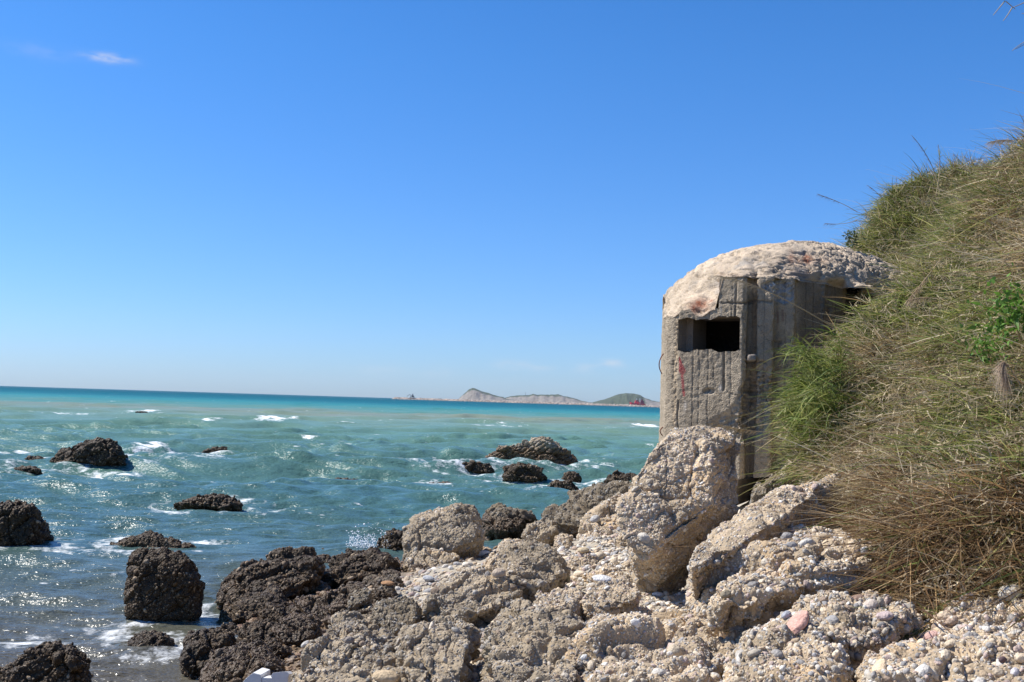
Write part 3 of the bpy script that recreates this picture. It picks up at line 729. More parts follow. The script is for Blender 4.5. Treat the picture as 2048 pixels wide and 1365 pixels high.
# broken lip round the slit (real thickness)
# roof
na, nr = 520, 150
th = np.linspace(-math.pi, math.pi, na, endpoint=False)
pr = np.arctan2(plan[:, 1] - BC[1], plan[:, 0] - BC[0])
def ray_r(t):
    dx, dy = math.cos(t), math.sin(t); best = 0
    for i in range(m):
        x1, y1 = plan[i] - BC[:2]; x2, y2 = plan[(i + 1) % m] - BC[:2]
        ex, ey = x2 - x1, y2 - y1
        den = dx * ey - dy * ex
        if abs(den) < 1e-9: continue
        r = (x1 * ey - y1 * ex) / den; s_ = (x1 * dy - y1 * dx) / den
        if r > 0 and -1e-6 <= s_ <= 1 + 1e-6: best = max(best, r)
    return best
RR = np.array([ray_r(t) for t in th])
px_e = pxs(BC[0] + RR * np.cos(th), BC[1] + RR * np.sin(th)); y_e = BC[1] + RR * np.sin(th)
RR = np.maximum(RR, np.where((px_e > 1685) & (px_e < 1716) & (y_e < 12.6), 1.25, 0))
fr_e = y_e < 12.95
ze = eave(px_e, fr_e)
k7 = np.ones(3) / 3
ze = np.convolve(np.r_[ze[-1:], ze, ze[:1]], k7, 'valid')
rho = np.sin(np.linspace(0, 1, nr) * math.pi / 2)
TT, RH = np.meshgrid(th, rho, indexing='ij')
RS = np.convolve(np.r_[RR[-30:], RR, RR[:30]], np.ones(61) / 61, 'valid')
Rr = RS[:, None] * (1 - RH ** 60) + RR[:, None] * RH ** 60 + .002 * RH
X = BC[0] + Rr * RH * np.cos(TT); Y = BC[1] + Rr * RH * np.sin(TT)
low = np.clip((3.36 - ze) / .37, 0, 1)[:, None] * fr_e[:, None]
APEX = 3.95
Zd = ze[:, None] + (APEX - ze[:, None]) * ((1 - RH ** 2) ** (.72 - .20 * low))
Zd[:, -1] = ze - .015
V = np.stack([X, Y, Zd], -1).reshape(-1, 3)
I = np.arange(na * nr).reshape(na, nr); J = np.roll(I, -1, 0)
Q = np.stack([I[:, :-1], I[:, 1:], J[:, 1:], J[:, :-1]], -1).reshape(-1, 4)
nrm = norm(V - np.array([BC[0], BC[1], 1.6]))
lip = np.tile((np.arange(nr) > nr - 3), na)
d = fbm(V, 1.4, 3, 240) * .055 + fbm(V, 8, 6, 241, .6) * .020 - np.clip(fbm(V, 3, 3, 242, ridge=True) - .62, 0, 1) * .10
F1, _, _ = voro(V, 24, 243); d += (.5 - F1) * .005
crk = np.abs(fbm(V * (1, .6, 1.6), 2.2, 4, 244)); f1_, f2_, h_ = voro(V * (1, 1, 1.8) + .15 * noise(V, 4, 256)[:, None], 2.6, 257); d += .016 * (((h_ & U32(255)) / 255.) - .5) - .014 * np.exp(-((f2_ - f1_) / .03) ** 2); d += -.03 * np.exp(-(crk / .012) ** 2)
lam_ = fbm(V * (.8, .8, 4.5), 2.6, 4, 251); led = np.abs(lam_); d += -.022 * np.exp(-(led / .02) ** 2) * sstep(fbm(V, 1.5, 2, 252), -.2, .2)
F1, F2, _ = voro(V * (1, 1, 2.2) + .08 * noise(V, 6, 253)[:, None], 7, 254); d += -.014 * np.exp(-((F2 - F1) / .05) ** 2) * sstep(fbm(V, 2.2, 2, 255), -.1, .2)
V = V + nrm * (d * (~lip))[:, None]
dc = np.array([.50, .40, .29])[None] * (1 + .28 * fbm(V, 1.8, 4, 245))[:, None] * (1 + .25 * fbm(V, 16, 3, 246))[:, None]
dc = dc * (1 - .45 * np.exp(-(crk / .014) ** 2))[:, None] * (1 - .35 * np.exp(-(led / .02) ** 2))[:, None]
grey = sstep(fbm(V, 3.1, 3, 247), .12, .4)[:, None]; dc = dc * (1 - .55 * grey) + np.array([.34, .32, .29]) * .55 * grey
dpx = pxs(V[:, 0], V[:, 1]); dpy = 771 + dpx * .0312 - (V[:, 2] - EYE) / V[:, 1] * F
rust = np.zeros(len(V))
for (cx, cy, rx, ry, a_) in [(1395, 612, 22, 14, .55), (1610, 520, 45, 9, .35), (1400, 607, 12, 10, 1), (1388, 618, 9, 6, .9), (1422, 600, 4, 3, .8), (1580, 512, 5, 12, .8), (1612, 514, 8, 11, .9), (1598, 545, 30, 10, .25), (1470, 560, 18, 14, .25), (1440, 560, 5, 20, .3)]:
    rust += a_ * np.exp(-((dpx - cx) / rx) ** 2 - ((dpy - cy) / ry) ** 2)
rust = np.clip(rust, 0, 1) * np.clip(.7 + 1.2 * fbm(V, 16, 3, 248), 0, 1) * (V[:, 1] < 13)
dc = dc * (1 - rust[:, None]) + np.array([.30, .095, .045]) * rust[:, None]
make_mesh('dome', V, Q, M_CONC, np.c_[np.clip(dc, .02, .8), np.zeros(len(dc))], parent=bunker)
# floor slab under the body
fl = np.vstack([np.c_[sp, zbot], [[BC[0], BC[1], 1.25]]])
k = len(sp); ii = np.arange(k)
make_mesh('floor_slab', fl, np.stack([ii, np.roll(ii, -1), np.full(k, k)], 1), M_CONC, np.tile([.2, .17, .14, 0], (k + 1, 1)), parent=bunker)

def tube(pts_, r, seg_=6, r1=None):
    pts_ = np.array(pts_, float); n = len(pts_)
    tg = norm(np.gradient(pts_, axis=0)); up = np.array([.13, .31, .94])
    e1 = norm(np.cross(tg, up)); e2 = np.cross(tg, e1)
    rr = np.linspace(r, r if r1 is None else r1, n)
    an = np.arange(seg_) * 2 * math.pi / seg_
    V = pts_[:, None] + rr[:, None, None] * (np.cos(an)[None, :, None] * e1[:, None] + np.sin(an)[None, :, None] * e2[:, None])
    I = np.arange(n * seg_).reshape(n, seg_); J = np.roll(I, -1, 1)
    Q = np.stack([I[:-1], J[:-1], J[1:], I[1:]], -1).reshape(-1, 4)
    return V.reshape(-1, 3), Q
M_RUST = flat_mat('rusty_iron', (.16, .055, .03), .9, .5, 60)
def bez(p0, p1, p2, n=14):
    t = np.linspace(0, 1, n)[:, None]
    return (1 - t) ** 2 * np.array(p0) + 2 * t * (1 - t) * np.array(p1) + t * t * np.array(p2)
for pp in ([P(1345, 588, 12.6), P(1334, 598, 12.5), P(1336, 615, 12.4)], [P(1327, 708, 12.0), P(1311, 728, 11.9), P(1324, 748, 12.0)], [P(1329, 853, 11.9), P(1312, 862, 11.8), P(1328, 874, 11.9)],
           [P(1579, 503, 12.0), P(1578, 510, 11.95), P(1577, 522, 11.9)], [P(1612, 505, 12.0), P(1609, 512, 11.95), P(1607, 524, 11.85)], [P(1577, 521, 11.86), P(1592, 523, 11.84), P(1604, 525, 11.84)], [P(1672, 518, 12.2), P(1674, 511, 12.2), P(1684, 508, 12.2)]):
    v, f = tube(bez(*pp), .006)
    make_mesh('rebar', v, f, M_RUST, parent=bunker)
an_ = np.linspace(0, 2 * math.pi, 41)[:-1]; drum = np.array([(BC[0] - .15 + 1.3 * math.cos(a), BC[1] + .35 + 1.3 * math.sin(a), z_) for z_ in (1.2, 3.3) for a in an_]); ii = np.arange(40)  # drum added to block stray light inside; near-black to darken the slit
make_mesh('light_block_drum', drum, np.stack([ii, (ii + 1) % 40, 40 + (ii + 1) % 40, 40 + ii], 1), M_CONC, np.tile([.06, .05, .04, 0], (80, 1)), parent=bunker)
# stub of concrete sticking out of the groove
v, f = ico(4); cst = P(1503, 716, 11.14)
v = np.sign(v) * np.abs(v) ** .5
v = v * (.045, .06, .035); v = v + norm(v) * (fbm(v + cst, 18, 3, 250) * .02)[:, None] + cst
make_mesh('concrete_stub', v, f, M_CONC, np.tile([.26, .22, .18, 0], (len(v), 1)), parent=bunker)

# embedded aggregate in the broken areas of the wall
def aggregate():
    n = 1500; C0, N0 = [], []
    dg = None
    px = rng.uniform(1425, 1600, n * 6); py = rng.uniform(550, 930, n * 6)
    return
aggregate()

# ------------------------------------------------------------------ far coast
def far_rock_mat(name, c1, c2, scale, green=None):
    m, t, b = new_mat(name)
    ge = N(t, 'ShaderNodeNewGeometry'); n = N(t, 'ShaderNodeTexNoise'); n.inputs['Scale'].default_value = scale; n.inputs['Detail'].default_value = 6
    t.links.new(ge.outputs['Position'], n.inputs['Vector'])
    r = N(t, 'ShaderNodeValToRGB'); r.color_ramp.elements[0].position = .35; r.color_ramp.elements[1].position = .65
    r.color_ramp.elements[0].color = (*c1, 1); r.color_ramp.elements[1].color = (*c2, 1)
    t.links.new(n.outputs[0], r.inputs[0]); t.links.new(r.outputs[0], b.inputs['Base Color']); b.inputs['Roughness'].default_value = .95
    return m
def attr_mat(name, rough=.9, scale=.2):
    m, t, b = new_mat(name)
    at = N(t, 'ShaderNodeAttribute', attribute_name='Col'); ge = N(t, 'ShaderNodeNewGeometry')
    n = N(t, 'ShaderNodeTexNoise'); n.inputs['Scale'].default_value = scale; n.inputs['Detail'].default_value = 5
    t.links.new(ge.outputs['Position'], n.inputs['Vector'])
    mm = N(t, 'ShaderNodeMixRGB', blend_type='MULTIPLY'); mm.inputs[0].default_value = 1
    cb = N(t, 'ShaderNodeCombineXYZ'); f = M_('MULTIPLY_ADD', n.outputs[0], .9, .55, tree=t)
    for i in range(3): t.links.new(f, cb.inputs[i])
    t.links.new(at.outputs['Color'], mm.inputs[1]); t.links.new(cb.outputs[0], mm.inputs[2]); t.links.new(mm.outputs[0], b.inputs['Base Color'])
    b.inputs['Roughness'].default_value = rough
    return m
M_HILL = attr_mat('headland', scale=.08)
def hill(prof, Yc, label, cliff, seed, width=190):
    """prof: (px, height px above the horizon)"""
    prof = np.array(prof, float)
    X0 = (prof[0, 0] - CX) / F * Yc; X1 = (prof[-1, 0] - CX) / F * Yc
    xs = np.arange(X0, X1, 1.6); ys = np.linspace(-width, width, 90)
    H = np.interp(xs, (prof[:, 0] - CX) / F * Yc, prof[:, 1] / F * Yc + 2)
    XX, YY = np.meshgrid(xs, ys, indexing='ij')
    Qp = np.stack([XX, YY + Yc, np.zeros_like(XX)], -1).reshape(-1, 3)
    front = -YY / width
    # face towards us: cliff that rises quickly; far side falls gently
    g = np.interp(YY.ravel(), [-width, -width * .72, -width * .35, 0, width], [0, .12, .80, 1, 0]).reshape(XX.shape)
    gul = fbm(Qp * (1, .25, 1), .035, 4, seed, ridge=True).reshape(XX.shape)
    Z = H[:, None] * np.clip(g + (gul - .3) * .16 * (g < .97) * (g > .02), 0, 1) + (fbm(Qp, .11, 3, seed + 1).reshape(XX.shape)) * 2.0 * (g > .9) * (H[:, None] > 4)
    Z = Z - 1.0
    nearR = cliff(XX) if callable(cliff) else cliff
    cl = sstep(fbm(Qp, .018, 4, seed + 2).reshape(XX.shape) * .55 + nearR - sstep(g, .72, .97) * 1.6, -.1, .15)
    green = np.array([.045, .062, .030]); pale = np.array([.165, .145, .12])
    c = green * (1 - cl[..., None]) + pale * cl[..., None]
    c = c * (1 + .4 * gul[..., None] * cl[..., None])
    V = np.stack([XX, YY + Yc, Z], -1).reshape(-1, 3)
    I = np.arange(XX.size).reshape(XX.shape)
    Q = np.stack([I[:-1, :-1], I[1:, :-1], I[1:, 1:], I[:-1, 1:]], -1).reshape(-1, 4)
    o = make_mesh('hill', V, Q, M_HILL, c.reshape(-1, 3)); tag(o, label, kind='structure')
hill([(912, 0), (922, 3), (930, 11), (936, 17), (941, 22), (948, 25.5), (953, 25), (960, 22), (968, 19), (978, 17), (990, 13.5), (1000, 11), (1010, 9), (1016, 7), (1032, 5), (1055, 0)], 3000, 'pointed headland with a pale cliff at the left end', lambda X: .35, 300)
hill([(990, 0), (1005, 4), (1016, 9), (1025, 11.5), (1040, 13.5), (1062, 15), (1070, 18), (1078, 16), (1095, 17), (1108, 17.5), (1120, 18.5), (1130, 15), (1150, 12), (1165, 7), (1180, 4.5), (1200, 3.5), (1225, 0)], 3050, 'middle headland with grey gullied cliffs', lambda X: .35, 310)
hill([(1165, 0), (1185, 3), (1200, 8), (1215, 12), (1228, 17), (1240, 22.5), (1252, 24.5), (1268, 24.5), (1280, 22.5), (1290, 17), (1305, 12), (1330, 7), (1360, 6), (1420, 0)], 3020, 'green rounded hill behind the red tugboat', lambda X: -.35 + .7 * sstep(X, 340, 375), 320)
# rubble breakwater
def breakwater():
    Yb = 2000.; xs = np.arange((786 - CX) / F * Yb, 640, .85); t = np.linspace(-1, 1, 40)
    XX, T = np.meshgrid(xs, t, indexing='ij')
    H = 3.7 * sstep(XX, xs[0], xs[0] + 8)
    Qp = np.stack([XX, Yb + T * 11, np.zeros_like(T)], -1).reshape(-1, 3)
    F1, F2, Hh = voro(Qp, .42, 9)
    prof = np.clip(1.25 - np.abs(T) * 1.5, -.3, 1)
    Z = H * prof + ((.55 - F1) * 2.6).reshape(T.shape) * (prof > -.2) - .6
    base = np.array([.36, .29, .23]) * (1 + .55 * (((Hh & U32(255)) / 255.) - .5))[:, None]
    dark = ((Hh >> U32(8)) & U32(15)) < 3
    base = np.where(dark[:, None], base * .45, base)
    base = np.where((Z.ravel() < .5)[:, None], base * .35, base)
    V = np.stack([XX, Yb + T * 11, Z], -1).reshape(-1, 3)
    I = np.arange(XX.size).reshape(XX.shape)
    Q = np.stack([I[:-1, :-1], I[1:, :-1], I[1:, 1:], I[:-1, 1:]], -1).reshape(-1, 4)
    o = make_mesh('breakwater', V, Q, M_HILL, base); tag(o, 'long low breakwater of pale rubble stones on the horizon', 'breakwater')
breakwater()

def boxes(name, bx, mat, parent, origin=None):
    V, Q = [], []
    for (x0, x1, y0, y1, z0, z1, *tp) in bx:
        tx = tp[0] if tp else 0
        b0 = len(V)
        V += [(x0, y0, z0), (x1, y0, z0), (x1, y1, z0), (x0, y1, z0), (x0 + tx, y0 + abs(tx) * .3, z1), (x1 - tx, y0 + abs(tx) * .3, z1), (x1 - tx, y1 - abs(tx) * .3, z1), (x0 + tx, y1 - abs(tx) * .3, z1)]
        Q += [tuple(b0 + i for i in f) for f in ((0, 1, 5, 4), (1, 2, 6, 5), (2, 3, 7, 6), (3, 0, 4, 7), (4, 5, 6, 7), (3, 2, 1, 0))]
    V = np.array(V, float) + np.array(parent.location)
    return make_mesh(name, V, np.array(Q), mat, parent=parent, smooth=False)
TY = 2022.
tug = empty('tugboat', (P(1276, 810, TY)[0], TY, 0))
tag(tug, 'red tugboat moored behind the far breakwater left of the bunker', 'tugboat')
M_RED = flat_mat('red_paint', (.78, .025, .05), .5, .2, .3); M_WHT = flat_mat('white_paint', (.8, .8, .8), .5, .05, .3); M_DRD = flat_mat('dark_red_paint', (.22, .02, .05), .6, .2, .3); M_BLK = flat_mat('black_paint', (.03, .03, .05), .6, .2, .3)
hv = []
secs = [(-15.5, .4, 8.2), (-13, 3.2, 8.0), (-8, 4.6, 7.0), (0, 5, 5.6), (9, 4.9, 5.4), (13.5, 4, 5.6), (14.5, 2.6, 5.8)]
for x, w, h in secs:
    hv += [(x, -w, h), (x + (1.6 if x < -12 else 0), -w * .8, -.8), (x + (1.6 if x < -12 else 0), w * .8, -.8), (x, w, h)]
hf = []
for k in range(len(secs) - 1):
    for j in range(4):
        a0 = 4 * k + j; a1 = 4 * k + (j + 1) % 4
        hf.append((a0, a1, a1 + 4, a0 + 4))
hf += [(0, 1, 2, 3), tuple(4 * (len(secs) - 1) + i for i in (3, 2, 1, 0))]
make_mesh('hull', np.array(hv) + np.array(tug.location), np.array(hf), M_RED, parent=tug, smooth=False)
boxes('deckhouse', [(-6, 2.5, -3, 3, 5.5, 9.4), (-5, .5, -2.5, 2.5, 9.4, 12.2, .5)], M_RED, tug)
boxes('wheelhouse_windows', [(-4.7, .2, -2.56, 2.56, 10.3, 11.5)], M_BLK, tug)
boxes('vent_post', [(-3.3, -2.3, -1.8, -.8, 12.2, 15.0, .1)], M_WHT, tug)
boxes('funnel', [(2.6, 3.8, -1.8, -.6, 8.8, 15.4, .1)], M_WHT, tug)
boxes('after_house', [(4.2, 11.5, -3, 3, 5.4, 10.5, .6), (5.5, 9, -2, 2, 10.5, 13.8, .5)], M_DRD, tug)
boxes('mast', [(6.6, 7, -.2, .2, 13.8, 19), (5.6, 8, -.15, .15, 16.8, 17.1)], M_BLK, tug)
# dark digger on the breakwater head
dg = empty('excavator', (P(824, 800, 1998)[0], 1998, 4.4))
tag(dg, 'tiny dark excavator standing near the left end of the breakwater', 'excavator')
boxes('tracks', [(-4, 4.5, -2, -1, 0, 1.3, .4), (-4, 4.5, 1, 2, 0, 1.3, .4)], M_BLK, dg)
boxes('cab', [(-.2, 3.2, -1.6, 1.6, 1.3, 3.4, .3), (.2, 2.0, -1.2, 1.2, 3.4, 6.2, .3)], M_BLK, dg)
v, f = tube([(dg.location[0] + x, 1998, 4.4 + z) for x, z in ((-.2, 2.4), (-4.5, 4.6), (-7, 3.6), (-9.5, 1.2))], .55, 6, .35)
make_mesh('boom', v, f, M_BLK, parent=dg)
# small mast on the middle headland
mt = P(1051, 790, 3050); v, f = tube([(mt[0], 3050, 18), (mt[0], 3050, 30)], .5, 5, .3)
tag(make_mesh('lattice_mast', v, f, M_BLK, origin=(mt[0], 3050, 18)), 'thin mast standing on top of the middle headland', 'mast')

# ------------------------------------------------------------------ sea
def sea():
    rr = np.concatenate([np.geomspace(4.5, 60, 560), np.geomspace(60, 400, 260)[1:], np.geomspace(400, 30000, 60)[1:]])
    aa = np.concatenate([np.radians(np.linspace(-75, -31, 40))[:-1], np.radians(np.linspace(-31, 20, 760)), np.radians(np.linspace(20, 75, 50))[1:]])
    RR, AA = np.meshgrid(rr, aa, indexing='ij')
    x = (RR * np.sin(AA)).ravel(); y = (RR * np.cos(AA)).ravel(); r = RR.ravel()
    drow = np.repeat(np.gradient(rr), len(aa)); R = np.random.default_rng(5)
    h = np.zeros_like(x)
    w3 = np.stack([x, y, 0 * x], 1)
    xw = x + 1.0 * fbm(w3, .16, 2, 301) * np.clip(r / 15, .5, 3); yw = y + .9 * fbm(w3, .16, 2, 302) * np.clip(r / 15, .5, 3)
    modl = np.clip(1 + 1.1 * fbm(w3, .11, 2, 303), .25, 2)
    lam = np.geomspace(9, .35, 46)
    shelter = .16 + .84 * sstep(y, 8, 34)
    for k, lm in enumerate(lam):
        th = math.radians(-8) + R.normal(0, .55 if lm < 3 else .28)
        kx, ky = math.sin(th) * 2 * math.pi / lm, math.cos(th) * 2 * math.pi / lm
        amp = .0118 * lm ** .85 * (1.15 if lm < 2 else .9)
        att = np.clip(lm / (drow * 2.6) - 1, 0, 1)
        ph = kx * xw + ky * yw + R.uniform(0, 6.28) + 1.4 * np.sin(x * .13 / max(lm, .6) + y * .07 / max(lm, .6) + k)
        h += amp * att * (modl if lm > 1 else 1) * (np.sin(ph) + .28 * np.sin(2 * ph + .5)) * (shelter if lm > 1.2 else (.55 + .45 * shelter))
    q3 = np.stack([x, y, 0 * x], 1)
    foam = np.zeros_like(x)
    # surf round the rocks
    for (cx, cy, ex, ey) in SEA_ROCKS:
        dd = np.hypot((x - cx) / (ex + .25 + .012 * cy), (y - cy) / (ey + .25 + .03 * cy))
        foam = np.maximum(foam, .48 * np.exp(-np.clip(dd - .8, 0, 9) ** 2 * 2.6) * np.clip(1 + .9 * fbm(q3, .9, 3, 311), .2, 1.3))
    # breaking crests and spilt foam, placed on the water
    caps = [(555, 842, 48, 6, 1.15), (430, 846, 24, 5, 1.05), (290, 826, 26, 3.5, 1.0), (620, 883, 26, 2.2, .95), (110, 827, 50, 4, .75), (180, 829, 70, 4, .7), (25, 825, 30, 3, .75), (235, 848, 16, 2, .8), (245, 805, 22, 1.6, .8),
            (320, 911, 50, 9, 1.1), (290, 905, 40, 9, 1.1), (520, 915, 46, 6, 1.0), (600, 918, 50, 5, .95), (560, 925, 110, 10, .9), (60, 938, 100, 9, .95), (150, 945, 70, 7, .95), (240, 948, 45, 11, 1.05), (60, 955, 60, 6, .7), (-10, 915, 60, 12, 1.1), (330, 925, 110, 12, .95),
            (1285, 854, 45, 4, 1.05), (1300, 900, 50, 6, .75), (1270, 945, 50, 7, .7), (1130, 940, 30, 6, .8), (1030, 940, 20, 3, .8), (860, 960, 22, 6, .8), (990, 848, 70, 6, .62), (1150, 770 + 84, 26, 3, .7), (690, 960, 50, 7, .55),
            (120, 1180, 130, 26, .58), (240, 1150, 30, 16, .62), (60, 1130, 80, 12, .6), (90, 1240, 130, 20, .56), (300, 1300, 90, 14, .62), (250, 1330, 70, 16, .55), (420, 1140, 30, 20, .5), (140, 910, 60, 4, .6), (680, 1125, 22, 12, .5), (205, 1190, 22, 12, .65), (230, 1280, 40, 16, .5), (960, 1050, 30, 5, .4)]
    hump = np.zeros_like(x)
    lace = np.clip(.72 + 1.0 * fbm(w3 * (.8, 1.3, 1), 1.1, 4, 310), 0, 1.25)
    caps += [(430, 917, 190, 5, .8), (90, 827, 170, 3, .8), (980, 852, 130, 3.5, .75), (700, 850, 120, 3, .55), (560, 930, 150, 8, .6), (1240, 860, 90, 4, .7), (1200, 915, 90, 6, .6), (350, 870, 160, 4, .5), (150, 1000, 120, 6, .5), (850, 900, 120, 4, .55), (330, 1060, 120, 8, .5), (1050, 965, 90, 5, .6)]
    for (px, py, w, hh, a_) in caps:
        p = P(px, py, YZ(px, py, 0)); sx = w / F * p[1]; u0 = P(px, py - hh, YZ(px, py - hh, 0))[1]; u1 = P(px, py + hh, YZ(px, py + hh, 0))[1]
        sy = max(.12, (u0 - u1) / 2 * .8)
        e = np.exp(-((x - p[0]) / sx) ** 2 - ((y - p[1]) / sy) ** 2)
        foam = np.maximum(foam, a_ * e * lace)
        if a_ > .98: hump += e * min(.16, .004 * p[1])
    foam = np.minimum(foam, .98)
    h = h + hump * np.clip(1 + .8 * fbm(q3, 1.2, 3, 41), 0, 2)
    # rubble against the shore
    g = gz(np.stack([x, y], 1)); near = (r < 30)
    sh = sstep(g, -.35, .05) * near * (r < 26)
    foam = np.maximum(foam, .30 * sh)
    ny_, nx_ = RR.shape
    I = np.arange(RR.size).reshape(RR.shape)
    Q = np.stack([I[:-1, :-1], I[:-1, 1:], I[1:, 1:], I[1:, :-1]], -1).reshape(-1, 4)[:, ::-1]
    m, t, b = new_mat('sea_water')
    ge = N(t, 'ShaderNodeNewGeometry'); se = N(t, 'ShaderNodeSeparateXYZ'); t.links.new(ge.outputs['Position'], se.inputs[0])
    big = N(t, 'ShaderNodeTexNoise'); big.inputs['Scale'].default_value = .09; big.inputs['Detail'].default_value = 4; t.links.new(ge.outputs['Position'], big.inputs['Vector'])
    yy = M_('MULTIPLY', se.outputs[1], M_('MULTIPLY_ADD', big.outputs[0], .7, .65, tree=t), tree=t)
    ly = M_('DIVIDE', M_('LOGARITHM', M_('MAXIMUM', yy, 4, tree=t), math.e, tree=t), math.log(1000), tree=t)
    rp = N(t, 'ShaderNodeValToRGB'); cr = rp.color_ramp
    stops = [(7, (.10, .085, .060)), (10, (.078, .088, .070)), (14, (.055, .10, .095)), (22, (.056, .125, .115)), (34, (.075, .155, .13)), (60, (.105, .205, .16)), (95, (.15, .235, .175)), (125, (.19, .225, .165)), (165, (.09, .22, .185)), (260, (.03, .19, .195)), (420, (.004, .105, .14)), (1000, (.002, .08, .115))]
    cr.elements[0].position = math.log(stops[0][0]) / math.log(1000); cr.elements[0].color = (*stops[0][1], 1)
    cr.elements[1].position = 1; cr.elements[1].color = (*stops[-1][1], 1)
    for d_, c in stops[1:-1]:
        e = cr.elements.new(math.log(d_) / math.log(1000)); e.color = (*c, 1)
    t.links.new(ly, rp.inputs[0])
    fa_ = N(t, 'ShaderNodeAttribute', attribute_name='foam')
    def nz_(scale, det, sx=1., sy=1., rough=.6):
        mp = N(t, 'ShaderNodeMapping'); mp.inputs['Scale'].default_value = (sx, sy, 1)
        n = N(t, 'ShaderNodeTexNoise'); n.inputs['Scale'].default_value = scale; n.inputs['Detail'].default_value = det; n.inputs['Roughness'].default_value = rough
        t.links.new(ge.outputs['Position'], mp.inputs[0]); t.links.new(mp.outputs[0], n.inputs['Vector'])
        return n.outputs[0]
    fn_ = nz_(2.6, 8, 1, 1.0, .72); fn2 = nz_(9, 5, 1, .7, .7)
    fcomb = M_('ADD', M_('MULTIPLY', fn_, .62, tree=t), M_('MULTIPLY', fn2, .38, tree=t), tree=t)
    fo = M_('MULTIPLY', M_('SUBTRACT', M_('ADD', fcomb, M_('MULTIPLY', fa_.outputs['Fac'], .60, tree=t), tree=t), .79, tree=t), 6, clamp=True, tree=t)
    fo = M_('MULTIPLY', fo, M_('MULTIPLY', fa_.outputs['Fac'], 4, clamp=True, tree=t), tree=t)
    # scattered small whitecaps out at sea
    wc = nz_(.33, 3, 1, 1.6, .55); wd = nz_(2.2, 2, .5, 1, .5)
    wcf = M_('MULTIPLY', M_('SUBTRACT', M_('ADD', M_('MULTIPLY', wc, .6, tree=t), M_('MULTIPLY', wd, .4, tree=t), tree=t), .655, tree=t), 26, clamp=True, tree=t)
    wcf = M_('MULTIPLY', wcf, M_('MULTIPLY_ADD', se.outputs[1], .03, -.9, clamp=True, tree=t), tree=t)
    fo = M_('MAXIMUM', fo, M_('MULTIPLY', wcf, .8, tree=t), tree=t)
    fk = nz_(5.5, 3, .55, 1.3, .6); fk2 = nz_(.5, 2)  # small bright flecks painted into the water colour as sun sparkle
    glintf = M_('MULTIPLY', M_('SUBTRACT', M_('ADD', M_('MULTIPLY', fk, .75, tree=t), M_('MULTIPLY', fk2, .25, tree=t), tree=t), .655, tree=t), 22, clamp=True, tree=t)
    fo = M_('MAXIMUM', fo, M_('MULTIPLY', glintf, .6, tree=t), tree=t)
    mixc = N(t, 'ShaderNodeMixRGB'); mixc.inputs[2].default_value = (.82, .84, .84, 1)
    t.links.new(fo, mixc.inputs[0]); t.links.new(rp.outputs[0], mixc.inputs[1]); t.links.new(mixc.outputs[0], b.inputs['Base Color'])
    t.links.new(M_('MULTIPLY_ADD', fo, .6, .23, tree=t), b.inputs['Roughness'])
    b.inputs['IOR'].default_value = 1.33
    far_ = M_('MULTIPLY_ADD', ly, -.75, .76, clamp=True, tree=t)
    t.links.new(M_('MAXIMUM', M_('MULTIPLY_ADD', fo, -.4, far_, tree=t), .05, tree=t), b.inputs['Specular IOR Level'])
    b1 = nz_(1.3, 5, .8, 1.5, .62); b2 = nz_(6.5, 4, .8, 1.3, .6)
    hh = M_('ADD', M_('MULTIPLY', b1, .16, tree=t), M_('MULTIPLY', b2, .045, tree=t), tree=t)
    bp = N(t, 'ShaderNodeBump'); bp.inputs['Strength'].default_value = 1.0; bp.inputs['Distance'].default_value = 1.0
    # far out the unresolved chop shows its lit water faces more than mirror sky
    df = N(t, 'ShaderNodeBsdfDiffuse'); t.links.new(mixc.outputs[0], df.inputs[0])
    mss = N(t, 'ShaderNodeMixShader');
    fcl = M_('MINIMUM', M_('MULTIPLY_ADD', ly, 1.5, -.62, clamp=True, tree=t), .80, tree=t)
    t.links.new(fcl, mss.inputs[0]); t.links.new(b.outputs[0], mss.inputs[1]); t.links.new(df.outputs[0], mss.inputs[2]); t.links.new(mss.outputs[0], t.nodes['Material Output'].inputs['Surface'])
    t.links.new(hh, bp.inputs['Height']); t.links.new(bp.outputs[0], b.inputs['Normal'])
    o = make_mesh('sea', np.stack([x, y, h], 1), Q, m, extra={'foam': foam})
    tag(o, 'choppy turquoise sea with surf among the rocks', kind='structure')
sea()

